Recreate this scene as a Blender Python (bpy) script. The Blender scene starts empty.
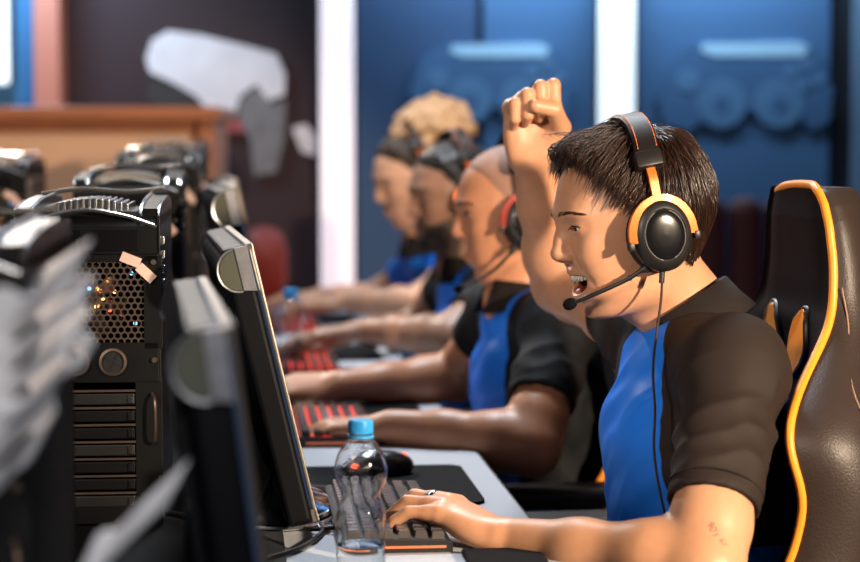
import bpy, bmesh, math, random
import numpy as np
from mathutils import Vector, Matrix
random.seed(7); np.random.seed(7)
SC = bpy.context.scene
COL = SC.collection
PI = math.pi
# ------------------------------------------------------------------ camera
CAM = Vector((0, 0, 1.193)); FPX = 2000.0
PITCH = math.atan(131 / FPX)
def at(px, py, y):
    """world point seen at photo pixel (px,py) standing at depth y (used for measuring positions)"""
    u = (px - 430) / FPX; v = (281 - py) / FPX
    c, s = math.cos(PITCH), math.sin(PITCH)
    d = Vector((u, c + v * s, -s + v * c))
    return CAM + d * (y / d.y)
def on(px, py, z=0.74):
    """world point at photo pixel (px,py) on the horizontal plane z"""
    p1 = at(px, py, 1.0) - CAM
    return CAM + p1 * ((z - CAM.z) / p1.z)
# ------------------------------------------------------------------ scene bookkeeping
def tag(o, label=None, cat=None, group=None, kind=None):
    if label: o['label'] = label
    if cat: o['category'] = cat
    if group: o['group'] = group
    if kind: o['kind'] = kind
    return o
def empty(name, loc=(0, 0, 0), rz=0, mat=None):
    o = bpy.data.objects.new(name, None); COL.objects.link(o)
    o.empty_display_size = .05
    if mat is not None: o.matrix_world = mat
    else:
        o.location = loc; o.rotation_euler = (0, 0, rz)
    return o
def link(name, me, mats, parent=None, smooth=True):
    o = bpy.data.objects.new(name, me); COL.objects.link(o)
    if not isinstance(mats, (list, tuple)): mats = [mats]
    for m in mats: me.materials.append(m)
    if smooth: me.shade_smooth()
    if parent is not None: o.parent = parent
    return o
def from_bm(name, bm, mats, parent=None, smooth=False, angle=None):
    me = bpy.data.meshes.new(name)
    bmesh.ops.recalc_face_normals(bm, faces=bm.faces)
    bm.to_mesh(me); bm.free()
    o = link(name, me, mats, parent, smooth)
    if angle is not None:
        try: me.set_sharp_from_angle(angle=math.radians(angle))
        except Exception: pass
    return o
def copy_tree(o, parent=None):
    c = o.copy(); COL.objects.link(c)
    if parent is not None: c.parent = parent
    for ch in list(o.children): copy_tree(ch, c)
    return c
# ------------------------------------------------------------------ shape helpers (bmesh)
def bm_box(bm, c, s, bev=0.0, M=None, seg=2):
    r = bmesh.ops.create_cube(bm, size=1.0)
    vs = r['verts']
    T = Matrix.Translation(Vector(c)) @ Matrix.Diagonal((s[0], s[1], s[2], 1))
    if M is not None: T = M @ T
    for v in vs: v.co = T @ v.co
    if bev > 0:
        es = list({e for v in vs for e in v.link_edges})
        bmesh.ops.bevel(bm, geom=es, offset=bev, segments=seg, affect='EDGES', profile=.5)
    return bm
def bm_lathe(bm, prof, n=32, M=None, cap=True):
    rings = []
    for r, z in prof:
        ring = []
        for i in range(n):
            a = 2 * PI * i / n
            p = Vector((r * math.cos(a), r * math.sin(a), z))
            if M is not None: p = M @ p
            ring.append(bm.verts.new(p))
        rings.append(ring)
    for a, b in zip(rings[:-1], rings[1:]):
        for i in range(n):
            bm.faces.new((a[i], a[(i + 1) % n], b[(i + 1) % n], b[i]))
    if cap:
        bm.faces.new(rings[0][::-1]); bm.faces.new(rings[-1])
    return bm
def frames(pts):
    pts = [Vector(p) for p in pts]
    T = []
    for i in range(len(pts)):
        a = pts[max(i - 1, 0)]; b = pts[min(i + 1, len(pts) - 1)]
        d = b - a
        T.append(d.normalized() if d.length > 1e-9 else Vector((0, 0, 1)))
    n = T[0].orthogonal().normalized(); out = []
    for t in T:
        n = (n - t * n.dot(t))
        n = n.normalized() if n.length > 1e-6 else t.orthogonal().normalized()
        out.append((n.copy(), t.cross(n)))
    return pts, T, out
def spline(pts, n=24):
    """Catmull-Rom resample"""
    P = [Vector(p) for p in pts]
    if len(P) < 3:
        return [P[0].lerp(P[-1], i / n) for i in range(n + 1)]
    P = [P[0] * 2 - P[1]] + P + [P[-1] * 2 - P[-2]]
    out = []; segs = len(P) - 3
    for i in range(n + 1):
        u = i / n * segs; k = min(int(u), segs - 1); t = u - k
        a, b, c, d = P[k:k + 4]
        out.append(.5 * ((2 * b) + (c - a) * t + (2 * a - 5 * b + 4 * c - d) * t * t + (3 * b - a - 3 * c + d) * t ** 3))
    return out
def bm_tube(bm, pts, r, n=8, cap=True):
    pts, T, fr = frames(pts)
    rr = r if isinstance(r, (list, tuple)) else [r] * len(pts)
    rings = []
    for p, (a, b), q in zip(pts, fr, rr):
        rings.append([bm.verts.new(p + (a * math.cos(2 * PI * i / n) + b * math.sin(2 * PI * i / n)) * q) for i in range(n)])
    for A, B in zip(rings[:-1], rings[1:]):
        for i in range(n):
            bm.faces.new((A[i], A[(i + 1) % n], B[(i + 1) % n], B[i]))
    if cap:
        bm.faces.new(rings[0][::-1]); bm.faces.new(rings[-1])
    return bm
def bm_prism(bm, poly, axis_fn, d0, d1):
    """poly: list of 2D points; axis_fn(u,v,w)->Vector; extruded w from d0 to d1"""
    A = [bm.verts.new(axis_fn(u, v, d0)) for u, v in poly]
    B = [bm.verts.new(axis_fn(u, v, d1)) for u, v in poly]
    n = len(poly)
    bm.faces.new(A[::-1]); bm.faces.new(B)
    for i in range(n):
        bm.faces.new((A[i], A[(i + 1) % n], B[(i + 1) % n], B[i]))
    return bm
def bm_sphere(bm, c, r, M=None, u=20, v=12):
    T = Matrix.Translation(Vector(c)) @ Matrix.Diagonal((r[0], r[1], r[2], 1) if hasattr(r, '__len__') else (r, r, r, 1))
    if M is not None: T = M @ T
    bmesh.ops.create_uvsphere(bm, u_segments=u, v_segments=v, radius=1.0, matrix=T)
    return bm
# ------------------------------------------------------------------ materials
def mat(name, color=(.5, .5, .5), rough=.5, metal=0., spec=.5, emit=None, estr=0., trans=0., ior=1.45, coat=0.,
        noise=0., nscale=40., bump=0., bscale=200., sss=0., sheen=0., alpha=1., rvar=0.):
    m = bpy.data.materials.new(name); m.use_nodes = True
    nt = m.node_tree; b = nt.nodes['Principled BSDF']
    b.inputs['Base Color'].default_value = (*color, 1)
    b.inputs['Roughness'].default_value = rough
    b.inputs['Metallic'].default_value = metal
    b.inputs['Specular IOR Level'].default_value = spec
    b.inputs['IOR'].default_value = ior
    b.inputs['Transmission Weight'].default_value = trans
    b.inputs['Coat Weight'].default_value = coat
    b.inputs['Alpha'].default_value = alpha
    if sheen: b.inputs['Sheen Weight'].default_value = sheen
    if sss:
        b.inputs['Subsurface Weight'].default_value = sss
        b.inputs['Subsurface Radius'].default_value = (1., .35, .18)
        b.inputs['Subsurface Scale'].default_value = .008
    if emit:
        b.inputs['Emission Color'].default_value = (*emit, 1); b.inputs['Emission Strength'].default_value = estr
    N = nt.nodes.new; L = nt.links.new
    tc = N('ShaderNodeTexCoord')
    if noise or rvar:
        n = N('ShaderNodeTexNoise'); n.inputs['Scale'].default_value = nscale; n.inputs['Detail'].default_value = 4
        L(tc.outputs['Object'], n.inputs['Vector'])
        if noise:
            mx = N('ShaderNodeMix'); mx.data_type = 'RGBA'
            mx.inputs[6].default_value = (*[c * (1 - noise) for c in color], 1)
            mx.inputs[7].default_value = (*[min(1, c * (1 + noise)) for c in color], 1)
            L(n.outputs['Fac'], mx.inputs[0]); L(mx.outputs[2], b.inputs['Base Color'])
        if rvar:
            mr = N('ShaderNodeMapRange'); mr.inputs['To Min'].default_value = max(.02, rough - rvar); mr.inputs['To Max'].default_value = min(1, rough + rvar)
            L(n.outputs['Fac'], mr.inputs['Value']); L(mr.outputs['Result'], b.inputs['Roughness'])
    if bump:
        n2 = N('ShaderNodeTexNoise'); n2.inputs['Scale'].default_value = bscale; n2.inputs['Detail'].default_value = 3
        L(tc.outputs['Object'], n2.inputs['Vector'])
        bp = N('ShaderNodeBump'); bp.inputs['Strength'].default_value = bump; bp.inputs['Distance'].default_value = .002
        L(n2.outputs['Fac'], bp.inputs['Height']); L(bp.outputs['Normal'], b.inputs['Normal'])
    return m
def mat_mask(name, attr, lo, hi, base, other, base_rough=.5, other_rough=.5, **kw):
    """two real colours of one thing, told apart by a smooth mesh attribute"""
    m = mat(name, base, base_rough, **kw)
    nt = m.node_tree; b = nt.nodes['Principled BSDF']; N = nt.nodes.new; L = nt.links.new
    a = N('ShaderNodeAttribute'); a.attribute_name = attr
    mr = N('ShaderNodeMapRange'); mr.inputs['From Min'].default_value = lo; mr.inputs['From Max'].default_value = hi
    L(a.outputs['Fac'], mr.inputs['Value'])
    mx = N('ShaderNodeMix'); mx.data_type = 'RGBA'
    src = b.inputs['Base Color'].links[0].from_socket if b.inputs['Base Color'].links else None
    mx.inputs[6].default_value = (*base, 1)
    if src: L(src, mx.inputs[6])
    mx.inputs[7].default_value = (*other, 1)
    L(mr.outputs['Result'], mx.inputs[0]); L(mx.outputs[2], b.inputs['Base Color'])
    mr2 = N('ShaderNodeMapRange'); mr2.inputs['From Min'].default_value = lo; mr2.inputs['From Max'].default_value = hi
    mr2.inputs['To Min'].default_value = base_rough; mr2.inputs['To Max'].default_value = other_rough
    L(a.outputs['Fac'], mr2.inputs['Value']); L(mr2.outputs['Result'], b.inputs['Roughness'])
    return m
# ------------------------------------------------------------------ signed distance modelling (numpy) -> one continuous mesh
def axis(lo, hi, h, fine=()):
    """1-D grid with finer steps inside the given (a,b,h) ranges"""
    out = [lo]; x = lo
    while x < hi:
        step = h
        for a, b, hf in fine:
            if a - hf * .5 <= x < b: step = min(step, hf)
            elif x < a < x + step: step = max(a - x, hf)
        x += step; out.append(x)
    return np.array(out, np.float32)
def smin(a, b, k):
    if k <= 0: return np.minimum(a, b)
    h = np.maximum(k - np.abs(a - b), 0) / k
    return np.minimum(a, b) - h * h * k * .25
def V(*a): return np.array(a, np.float32)
class Field:
    def __init__(s, xs, ys, zs):
        s.ax = (xs, ys, zs)
        s.F = np.full((len(xs), len(ys), len(zs)), .3, np.float32)
    def sub(s, lo, hi):
        sl = []
        for a, l, h in zip(s.ax, lo, hi):
            i = max(int(np.searchsorted(a, l)) - 1, 0); j = min(int(np.searchsorted(a, h)) + 1, len(a))
            if j <= i: return None, None
            sl.append(slice(i, j))
        X = s.ax[0][sl[0]][:, None, None]; Y = s.ax[1][sl[1]][None, :, None]; Z = s.ax[2][sl[2]][None, None, :]
        return tuple(sl), (X, Y, Z)
    def put(s, fn, c, rad, k=.01, op='add', M=None):
        """fn(x,y,z)->distance; c, rad = bounding sphere in the frame of fn; M = 3x3 rotation and origin of the local frame"""
        c = np.array(c, np.float32)
        cw = c if M is None else M[0] @ c + M[1]
        R = rad + k + .012
        sl, P = s.sub(cw - R, cw + R)
        if sl is None: return
        if M is not None:
            A, o = M
            X, Y, Z = P[0] - o[0], P[1] - o[1], P[2] - o[2]
            P = tuple(A[0, i] * X + A[1, i] * Y + A[2, i] * Z for i in range(3))
        d = fn(*P)
        f = s.F[sl]
        if op == 'add': s.F[sl] = smin(f, d, k)
        elif op == 'cut': s.F[sl] = -smin(-f, d, k)
        elif op == 'and': s.F[sl] = -smin(-f, -d, k)
        elif op == 'raise': s.F[sl] = f - d
    def cone(s, a, b, ra, rb, k=.01, op='add', M=None):
        a = np.array(a, np.float32); b = np.array(b, np.float32)
        s.put(lambda x, y, z: sd_cone(x, y, z, a, b, ra, rb), (a + b) / 2, float(np.linalg.norm(b - a)) / 2 + max(ra, rb), k, op, M)
    def chain(s, pts, rs, k=.01, op='add', M=None):
        for i in range(len(pts) - 1): s.cone(pts[i], pts[i + 1], rs[i], rs[i + 1], k, op, M)
    def limb(s, pts, rs, k=.004, M=None):
        """a chain joined without bulges, then blended as one into the field"""
        P = [np.array(p, np.float32) for p in pts]
        c = (np.min(P, 0) + np.max(P, 0)) / 2; rad = float(max(np.linalg.norm(p - c) for p in P)) + max(rs)
        def fn(x, y, z):
            d = None
            for i in range(len(P) - 1):
                e = sd_cone(x, y, z, P[i], P[i + 1], rs[i], rs[i + 1]); d = e if d is None else smin(d, e, .0012)
            return d
        s.put(fn, c, rad, k, 'add', M)
    def ell(s, c, r, k=.01, op='add', M=None, R=None):
        c = np.array(c, np.float32)
        s.put(lambda x, y, z: sd_ell(x, y, z, c, r, R), c, max(r), k, op, M)
    def brush(s, c, sig, amp, M=None):
        c = np.array(c, np.float32); sg = sig if hasattr(sig, '__len__') else (sig,) * 3
        s.put(lambda x, y, z: amp * np.exp(-(((x - c[0]) / sg[0]) ** 2 + ((y - c[1]) / sg[1]) ** 2 + ((z - c[2]) / sg[2]) ** 2) * .5), c, max(sg) * 3, 0, 'raise', M)
    def mesh(s): return surface_nets(s.F, *s.ax)
def sd_cone(x, y, z, a, b, ra, rb):
    ab = b - a; L2 = float(ab @ ab) + 1e-12
    t = ((x - a[0]) * ab[0] + (y - a[1]) * ab[1] + (z - a[2]) * ab[2]) / L2
    t = np.clip(t, 0, 1)
    dx = x - a[0] - t * ab[0]; dy = y - a[1] - t * ab[1]; dz = z - a[2] - t * ab[2]
    return np.sqrt(dx * dx + dy * dy + dz * dz) - (ra + (rb - ra) * t)
def sd_ell(x, y, z, c, r, R=None):
    x = x - c[0]; y = y - c[1]; z = z - c[2]
    if R is not None: x, y, z = (R[0, i] * x + R[1, i] * y + R[2, i] * z for i in range(3))
    k0 = np.sqrt((x / r[0]) ** 2 + (y / r[1]) ** 2 + (z / r[2]) ** 2) + 1e-9
    k1 = np.sqrt((x / r[0] ** 2) ** 2 + (y / r[1] ** 2) ** 2 + (z / r[2] ** 2) ** 2) + 1e-9
    return k0 * (k0 - 1) / k1
def surface_nets(F, xs, ys, zs):
    ins = F < 0
    nx, ny, nz = F.shape
    anyc = np.zeros((nx - 1, ny - 1, nz - 1), bool); allc = np.ones_like(anyc)
    for a in (0, 1):
        for b in (0, 1):
            for c in (0, 1):
                q = ins[a:nx - 1 + a, b:ny - 1 + b, c:nz - 1 + c]
                anyc |= q; allc &= q
    act = anyc & ~allc
    I, J, K = np.nonzero(act); n = len(I)
    flat = (I.astype(np.int64) * (ny - 1) + J) * (nz - 1) + K
    acc = np.zeros((n, 3)); cnt = np.zeros(n)
    corner = [(a, b, c) for a in (0, 1) for b in (0, 1) for c in (0, 1)]
    val = {q: F[I + q[0], J + q[1], K + q[2]].astype(np.float64) for q in corner}
    co = {q: np.stack([xs[I + q[0]], ys[J + q[1]], zs[K + q[2]]], 1).astype(np.float64) for q in corner}
    for p in corner:
        for d in range(3):
            if p[d]: continue
            q = list(p); q[d] = 1; q = tuple(q)
            va, vb = val[p], val[q]
            m = (va < 0) != (vb < 0)
            t = np.where(m, va / np.where(m, va - vb, 1), 0)
            acc[m] += (co[p] + (co[q] - co[p]) * t[:, None])[m]; cnt[m] += 1
    verts = acc / cnt[:, None]
    def vid(i, j, k):
        return np.searchsorted(flat, (i.astype(np.int64) * (ny - 1) + j) * (nz - 1) + k)
    quads = []
    for d in range(3):
        s0 = [slice(1, nx - 1), slice(1, ny - 1), slice(1, nz - 1)]; s1 = list(s0)
        n_ = (nx, ny, nz)[d]
        s0[d] = slice(0, n_ - 1); s1[d] = slice(1, n_)
        A = ins[tuple(s0)]; B = ins[tuple(s1)]
        i, j, k = np.nonzero(A != B)
        fl = A[i, j, k]
        i = i + (d != 0); j = j + (d != 1); k = k + (d != 2)
        if d == 0: c = [vid(i, j - 1, k - 1), vid(i, j, k - 1), vid(i, j, k), vid(i, j - 1, k)]
        elif d == 1: c = [vid(i - 1, j, k - 1), vid(i - 1, j, k), vid(i, j, k), vid(i, j, k - 1)]
        else: c = [vid(i - 1, j - 1, k), vid(i, j - 1, k), vid(i, j, k), vid(i - 1, j, k)]
        q = np.stack(c, 1)
        q[~fl] = q[~fl][:, ::-1]
        quads.append(q)
    return verts, np.concatenate(quads)
def relax(v, q, it=1, lam=.5):
    """umbrella smoothing with volume kept (Taubin)"""
    n = len(v)
    e = np.concatenate([q[:, [0, 1]], q[:, [1, 2]], q[:, [2, 3]], q[:, [3, 0]]])
    deg = np.bincount(e[:, 0], minlength=n) + np.bincount(e[:, 1], minlength=n) + 1e-9
    for _ in range(it):
        for l in (lam, -lam * 1.04):
            s = np.stack([np.bincount(e[:, 0], v[e[:, 1], c], n) + np.bincount(e[:, 1], v[e[:, 0], c], n) for c in range(3)], 1)
            v = v + l * (s / deg[:, None] - v)
    return v
def np_mesh(name, v, q, mats, parent=None, attrs=None, base=None, matidx=None):
    v = np.asarray(v, np.float32)
    if base is not None: v = v - np.array(base, np.float32)
    me = bpy.data.meshes.new(name)
    q = np.asarray(q); k = q.shape[1]
    me.vertices.add(len(v)); me.vertices.foreach_set('co', v.ravel())
    me.loops.add(q.size); me.loops.foreach_set('vertex_index', q.ravel().astype(np.int32))
    me.polygons.add(len(q)); me.polygons.foreach_set('loop_start', np.arange(0, q.size, k, dtype=np.int32))
    if matidx is not None: me.polygons.foreach_set('material_index', matidx.astype(np.int32))
    me.update(calc_edges=True); me.validate()
    for nm, a in (attrs or {}).items():
        at_ = me.attributes.new(nm, 'FLOAT', 'POINT'); at_.data.foreach_set('value', np.asarray(a, np.float32))
    o = link(name, me, mats, parent, True)
    if base is not None: o.location = Vector(base)
    return o
def body_q(lo, q):  # keep only faces wholly inside
    return q
# ------------------------------------------------------------------ head, in its own frame: x forward, y to the person's left, z up, origin between the ears
def curve(zs, vs, n=300):
    """smooth (monotone-ish) resampling of a measured profile"""
    zs = np.array(zs, float); vs = np.array(vs, float)
    o = np.argsort(zs); zs = zs[o]; vs = vs[o]
    m = np.gradient(vs, zs)
    t = np.linspace(zs[0], zs[-1], n); i = np.clip(np.searchsorted(zs, t) - 1, 0, len(zs) - 2)
    h = zs[i + 1] - zs[i]; u = (t - zs[i]) / h
    y = (2 * u**3 - 3 * u**2 + 1) * vs[i] + (u**3 - 2 * u**2 + u) * h * m[i] + (-2 * u**3 + 3 * u**2) * vs[i + 1] + (u**3 - u**2) * h * m[i + 1]
    return t.astype(np.float32), y.astype(np.float32)
ZF, XF = curve([.07, .055, .0436, .035, .0285, .012, -.004, -.0152, -.024, -.0303, -.040, -.050, -.0603, -.069, -.078, -.0859, -.0918, -.102],
               [.088, .0935, .0957, .0940, .0920, .0895, .0885, .0885, .0890, .0905, .0895, .088, .0865, .0795, .0785, .0755, .067, .045])
ZW, WF = curve([.07, .05, .03, .01, -.01, -.03, -.045, -.06, -.075, -.09, -.102],
               [.070, .072, .0725, .0725, .071, .067, .0635, .059, .0515, .0415, .028])
ZB, XB = curve([.07, .03, 0, -.03, -.06, -.102], [-.085, -.088, -.082, -.066, -.048, -.035])
def loft(x, y, z):
    xf = np.interp(z, ZF, XF); xb = np.interp(z, ZB, XB); w = np.interp(z, ZW, WF)
    xc = np.float32(.018)
    dx = x - xc
    a = np.where(dx > 0, xf - xc, xc - xb)
    n = 2.35
    rho = ((np.abs(dx) / a) ** n + (np.abs(y) / w) ** n) ** (1 / n) + 1e-6
    r = np.sqrt(dx * dx + y * y)
    d = r * (1 - 1 / rho)
    d = np.maximum(d, -.03)
    cap = z - .052                      # the skull takes over above the brow
    d = -smin(-d, -cap, .03)
    jaw = (-.0935 + np.maximum(.064 - x, 0) * .22) - z
    return -smin(-d, -jaw, .016)
SK_C = V(-.001, 0, .045); SK_R = (.0955, .077, .086)
def scalp(x, y, z):
    """bare skull surface, used for rooting hair"""
    return smin(sd_ell(x, y, z, SK_C, SK_R), loft(x, y, z), .02)
def build_head(f, M, mouth=0., squint=1.):
    f.ell(SK_C, SK_R, .02, M=M)
    f.put(loft, (0, 0, -.02), .13, .02, M=M)
    B = lambda c, s, a: f.brush(c, s, a, M)
    for s in (1, -1):
        B((.089, s * .031, .0265), (.012, .0135, .0095), -.0060)       # eye sockets
        B((.090, s * .028, .0445), (.010, .017, .006), .0024)          # brow ridge
        B((.074, s * .047, .004), (.014, .013, .012), .0048)           # cheek bones
        B((.080, s * .036, -.010), (.012, .013, .012), .0030 + .0035 * mouth)   # cheeks lifted by the smile
        B((.060, s * .060, .035), (.02, .01, .02), -.0025)             # temples
        B((.060, s * .058, -.045), (.018, .01, .014), -.003)           # hollow below the cheek
        B((.020, s * .060, -.066), (.02, .012, .012), .003)            # jaw angle
    B((.078, 0, -.086), (.009, .013, .008), .0045)                     # chin
    # nose
    f.chain([(.0875, 0, .031), (.0950, 0, .013), (.1015, 0, -.001)], [.0075, .0078, .0092], .012, M=M)
    f.ell((.1008, 0, -.0035), (.0105, .0115, .0088), .006, M=M)
    for s in (1, -1):
        f.ell((.0925, s * .0118, -.0072), (.0095, .0068, .0068), .006, M=M)
        f.ell((.0965, s * .0062, -.0135), (.0058, .0034, .0042), .002, 'cut', M)
    f.cone((.098, 0, -.010), (.0895, 0, -.0145), .0045, .0045, .005, M=M)
    B((.0925, 0, -.024), (.006, .0022, .006), -.0014)                  # philtrum
    # mouth
    if mouth > 0:
        zc = -.0435
        # lips as rolls running back round the dental arch to the corners of the mouth
        def arch(y, z, out=0.): return (.0905 + out - 17.0 * y * y, y, z)
        ys = np.linspace(-.034, .034, 13)
        up = [arch(y, -.0280 + .0050 * (abs(y) / .034) ** 2, -.0012) for y in ys]
        lo = [arch(y, -.0600 + .0365 * (abs(y) / .034) ** 2.3, -.0035) for y in ys]
        rr = [.0016 + .0019 * (1 - (abs(y) / .034) ** 2) for y in ys]
        f.chain(up, rr, .005, M=M); f.chain(lo, [r * 1.25 for r in rr], .005, M=M)
        f.put(lambda x, y, z: sd_ell(x, y, z - 7.0 * y * y, V(.076, 0, -.0440), (.034, .0330, .0130)), (.08, 0, -.043), .045, .003, 'cut', M)
        f.ell((.068, 0, -.0530), (.021, .017, .0055), .003, 'add', M)   # tongue
        for s in (1, -1):
            [B(q, (.006, .0024, .005), -.0030) for q in ((.0880, s * .0210, -.011), (.0855, s * .0260, -.016), (.0820, s * .0310, -.022), (.0770, s * .0360, -.029), (.0720, s * .0395, -.037))]
            B((.066, s * .047, -.028), (.010, .009, .014), .0045); B((.081, s * .034, -.010), (.009, .011, .010), .0022)
    else:
        for z, r, dx in ((-.0395, .0042, .0008), (-.0495, .0050, -.0012)):
            f.chain([(.0905 + dx - 15 * y * y, y, z + (.002 if z < -.045 else -.002) * (abs(y) / .023) ** 2 - .0005) for y in np.linspace(-.023, .023, 7)], [.0012, .0026, r * .85, r, r * .85, .0026, .0012], .005, M=M)
        f.chain([(.0955 - 15 * y * y, y, -.0445) for y in np.linspace(-.024, .024, 7)], [.0011] * 7, .002, 'cut', M)
    # eyes: lids over the ball, then the opening between them
    for s in (1, -1):
        c = (.0757, s * .0315, .0268)
        f.ell(c, (.0138, .0150, .0132), .006, M=M)
        n = 7
        pts = []
        for t in np.linspace(-1, 1, n):
            y = s * (.0315 + t * .0128)
            pts.append((.0905 - .0085 * t * t - (.0045 if t > 0 else 0) * t, y, .0262 + .0012 * t - .0004 * (1 - t * t)))
        f.chain(pts, [.0006] + [.0028 * squint * (1 - ((i + 1) / 3 - 1) ** 2 * .55) for i in range(n - 2)] + [.0006], .0012, 'cut', M)
        
    # ears
    for s in (1, -1):
        A, o = (np.eye(3, dtype=np.float32), np.zeros(3, np.float32)) if M is None else M
        f.ell((-.008, s * .077, .004), (.018, .009, .031), .006, M=M)
        f.ell((-.004, s * .086, .006), (.011, .005, .019), .004, 'cut', M)
def head_frame(o, yaw, pitch, roll=0.):
    c, s = math.cos(yaw), math.sin(yaw)
    f = Vector((-c, -s, 0)); l = Vector((s, -c, 0)); u = Vector((0, 0, 1))
    f2 = f * math.cos(pitch) - u * math.sin(pitch); u2 = u * math.cos(pitch) + f * math.sin(pitch)
    l2 = l * math.cos(roll) + u2 * math.sin(roll); u3 = u2 * math.cos(roll) - l * math.sin(roll)
    A = np.array([f2, l2, u3], np.float32).T
    return (A, np.array(o, np.float32))
def mat4(M):
    A, o = M
    return Matrix([[*map(float, A[i]), float(o[i])] for i in range(3)] + [[0, 0, 0, 1]])
# ------------------------------------------------------------------ hands
FINGERS = {'index': (.0455, .0265, .0225, .0092), 'middle': (.050, .030, .0235, .0094), 'ring': (.0465, .028, .023, .0089), 'pinky': (.0365, .0215, .0205, .0079)}
MCP = {'index': (.088, .0275, .002), 'middle': (.0905, .0085, .0045), 'ring': (.0865, -.0105, .003), 'pinky': (.079, -.0275, -.001)}
def hand_frame(wrist, fwd, back, left_hand):
    """local x towards the fingers, z out of the back of the hand, y towards the thumb"""
    x = Vector(fwd).normalized(); z = Vector(back); z = (z - x * z.dot(x)).normalized(); y = z.cross(x)
    # right hand, palm down, fingers forward: the thumb lies to the left = +y ; mirrored for the left hand
    if left_hand: y = -y
    return (np.array([x, y, z], np.float32).T, np.array(wrist, np.float32))
def build_hand(f, H, bend, spread=None, thumb=None, k=.0045, sc=1.0, fat=1.0):
    """bend: {finger: (mcp, pip, dip) flexion in degrees}. Returns the finger joints in local coordinates."""
    spread = spread or {}
    P = lambda p: tuple(np.array(p, float) * sc)
    for n, (x, y, z) in MCP.items():
        f.cone(P((.004, y * .55, 0)), P((x - .004, y, z - .003)), .0145 * sc, .0118 * sc, .014, M=H)
    f.ell(P((.045, 0, -.004)), (.040 * sc, .033 * sc, .0125 * sc), .012, M=H)
    f.ell(P((.034, -.024, -.006)), (.030 * sc, .013 * sc, .013 * sc), .010, M=H)     # heel of the hand, little-finger side
    joints = {}
    for n, (l1, l2, l3, r) in FINGERS.items():
        a = 0.; sp = math.radians(spread.get(n, 0)); p = np.array(MCP[n], float); p[2] -= .002; pts = [p.copy()]
        for L, b in zip((l1, l2, l3), bend[n]):
            a += math.radians(b)
            p = p + L * np.array([math.cos(a) * math.cos(sp), math.sin(sp) * abs(math.cos(a)), -math.sin(a)]); pts.append(p.copy())
        pts = [P(q) for q in pts]
        r = r * fat; rs = [r * 1.12 * sc, r * 1.02 * sc, r * .92 * sc, r * .74 * sc]
        f.limb(pts, rs, k, M=H); f.cone(pts[0], tuple(np.array(pts[0]) * .7 + np.array(pts[1]) * .3), rs[0], rs[0] * .96, .010, M=H)
        joints[n] = pts
    th = thumb or [(.016, .024, -.006), (.046, .046, -.016), (.074, .056, -.020), (.098, .058, -.022)]
    th = [P(q) for q in th]; tr = [.0165 * sc, .0125 * sc * fat, .0108 * sc * fat, .0088 * sc * fat]
    f.cone(th[0], th[1], tr[0], tr[1], .014, M=H); f.limb(th[1:], tr[1:], .0045, M=H)
    joints['thumb'] = th
    return joints
def arm(f, S, E, W, ru=.047, re=.037, rw=.0235, k=.02):
    S, E, W = (np.array(p, np.float32) for p in (S, E, W))
    u = (E - S); w = (W - E)
    f.chain([S, S + u * .35, S + u * .8, E], [ru, ru * .98, re * 1.05, re], k)
    f.chain([E, E + w * .25, E + w * .62, W], [re, re * 1.06, (re + rw) * .5, rw], k)
    # elbow point
    n = (u / np.linalg.norm(u) - w / np.linalg.norm(w)); nn = np.linalg.norm(n)
    if nn > .3:
        n = n / nn
        f.cone(E + n * .012, E + n * .012 + w * .08, re * .72, re * .7, .02)
# ------------------------------------------------------------------ people
def unit(v):
    v = np.array(v, float); return v / (np.linalg.norm(v) + 1e-12)
def npv(p): return np.array([p[0], p[1], p[2]], np.float32)
def vnormals(v, q):
    a = v[q[:, 0]]; b = v[q[:, 1]]; c = v[q[:, 2]]; d = v[q[:, 3]]
    fn = np.cross(c - a, d - b); n = np.zeros_like(v)
    for i in range(4):
        for c_ in range(3): n[:, c_] += np.bincount(q[:, i], fn[:, c_], len(v))
    return n / (np.linalg.norm(n, axis=1, keepdims=True) + 1e-12)
def to_local(M, p): return (p - M[1]) @ M[0]
def skin_mat(name, col, lip, rough=.42):
    m = mat_mask(name, 'lip', .25, .75, col, lip, rough, .32, sss=.22, noise=.10, nscale=90., bump=.12, bscale=900.)
    nt = m.node_tree; b = nt.nodes['Principled BSDF']; src = b.inputs['Base Color'].links[0].from_socket
    a = nt.nodes.new('ShaderNodeAttribute'); a.attribute_name = 'inner'
    mx = nt.nodes.new('ShaderNodeMix'); mx.data_type = 'RGBA'; mx.inputs[7].default_value = (.20, .028, .024, 1)
    nt.links.new(a.outputs['Fac'], mx.inputs[0]); nt.links.new(src, mx.inputs[6]); nt.links.new(mx.outputs[2], b.inputs['Base Color'])
    return m
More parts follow.
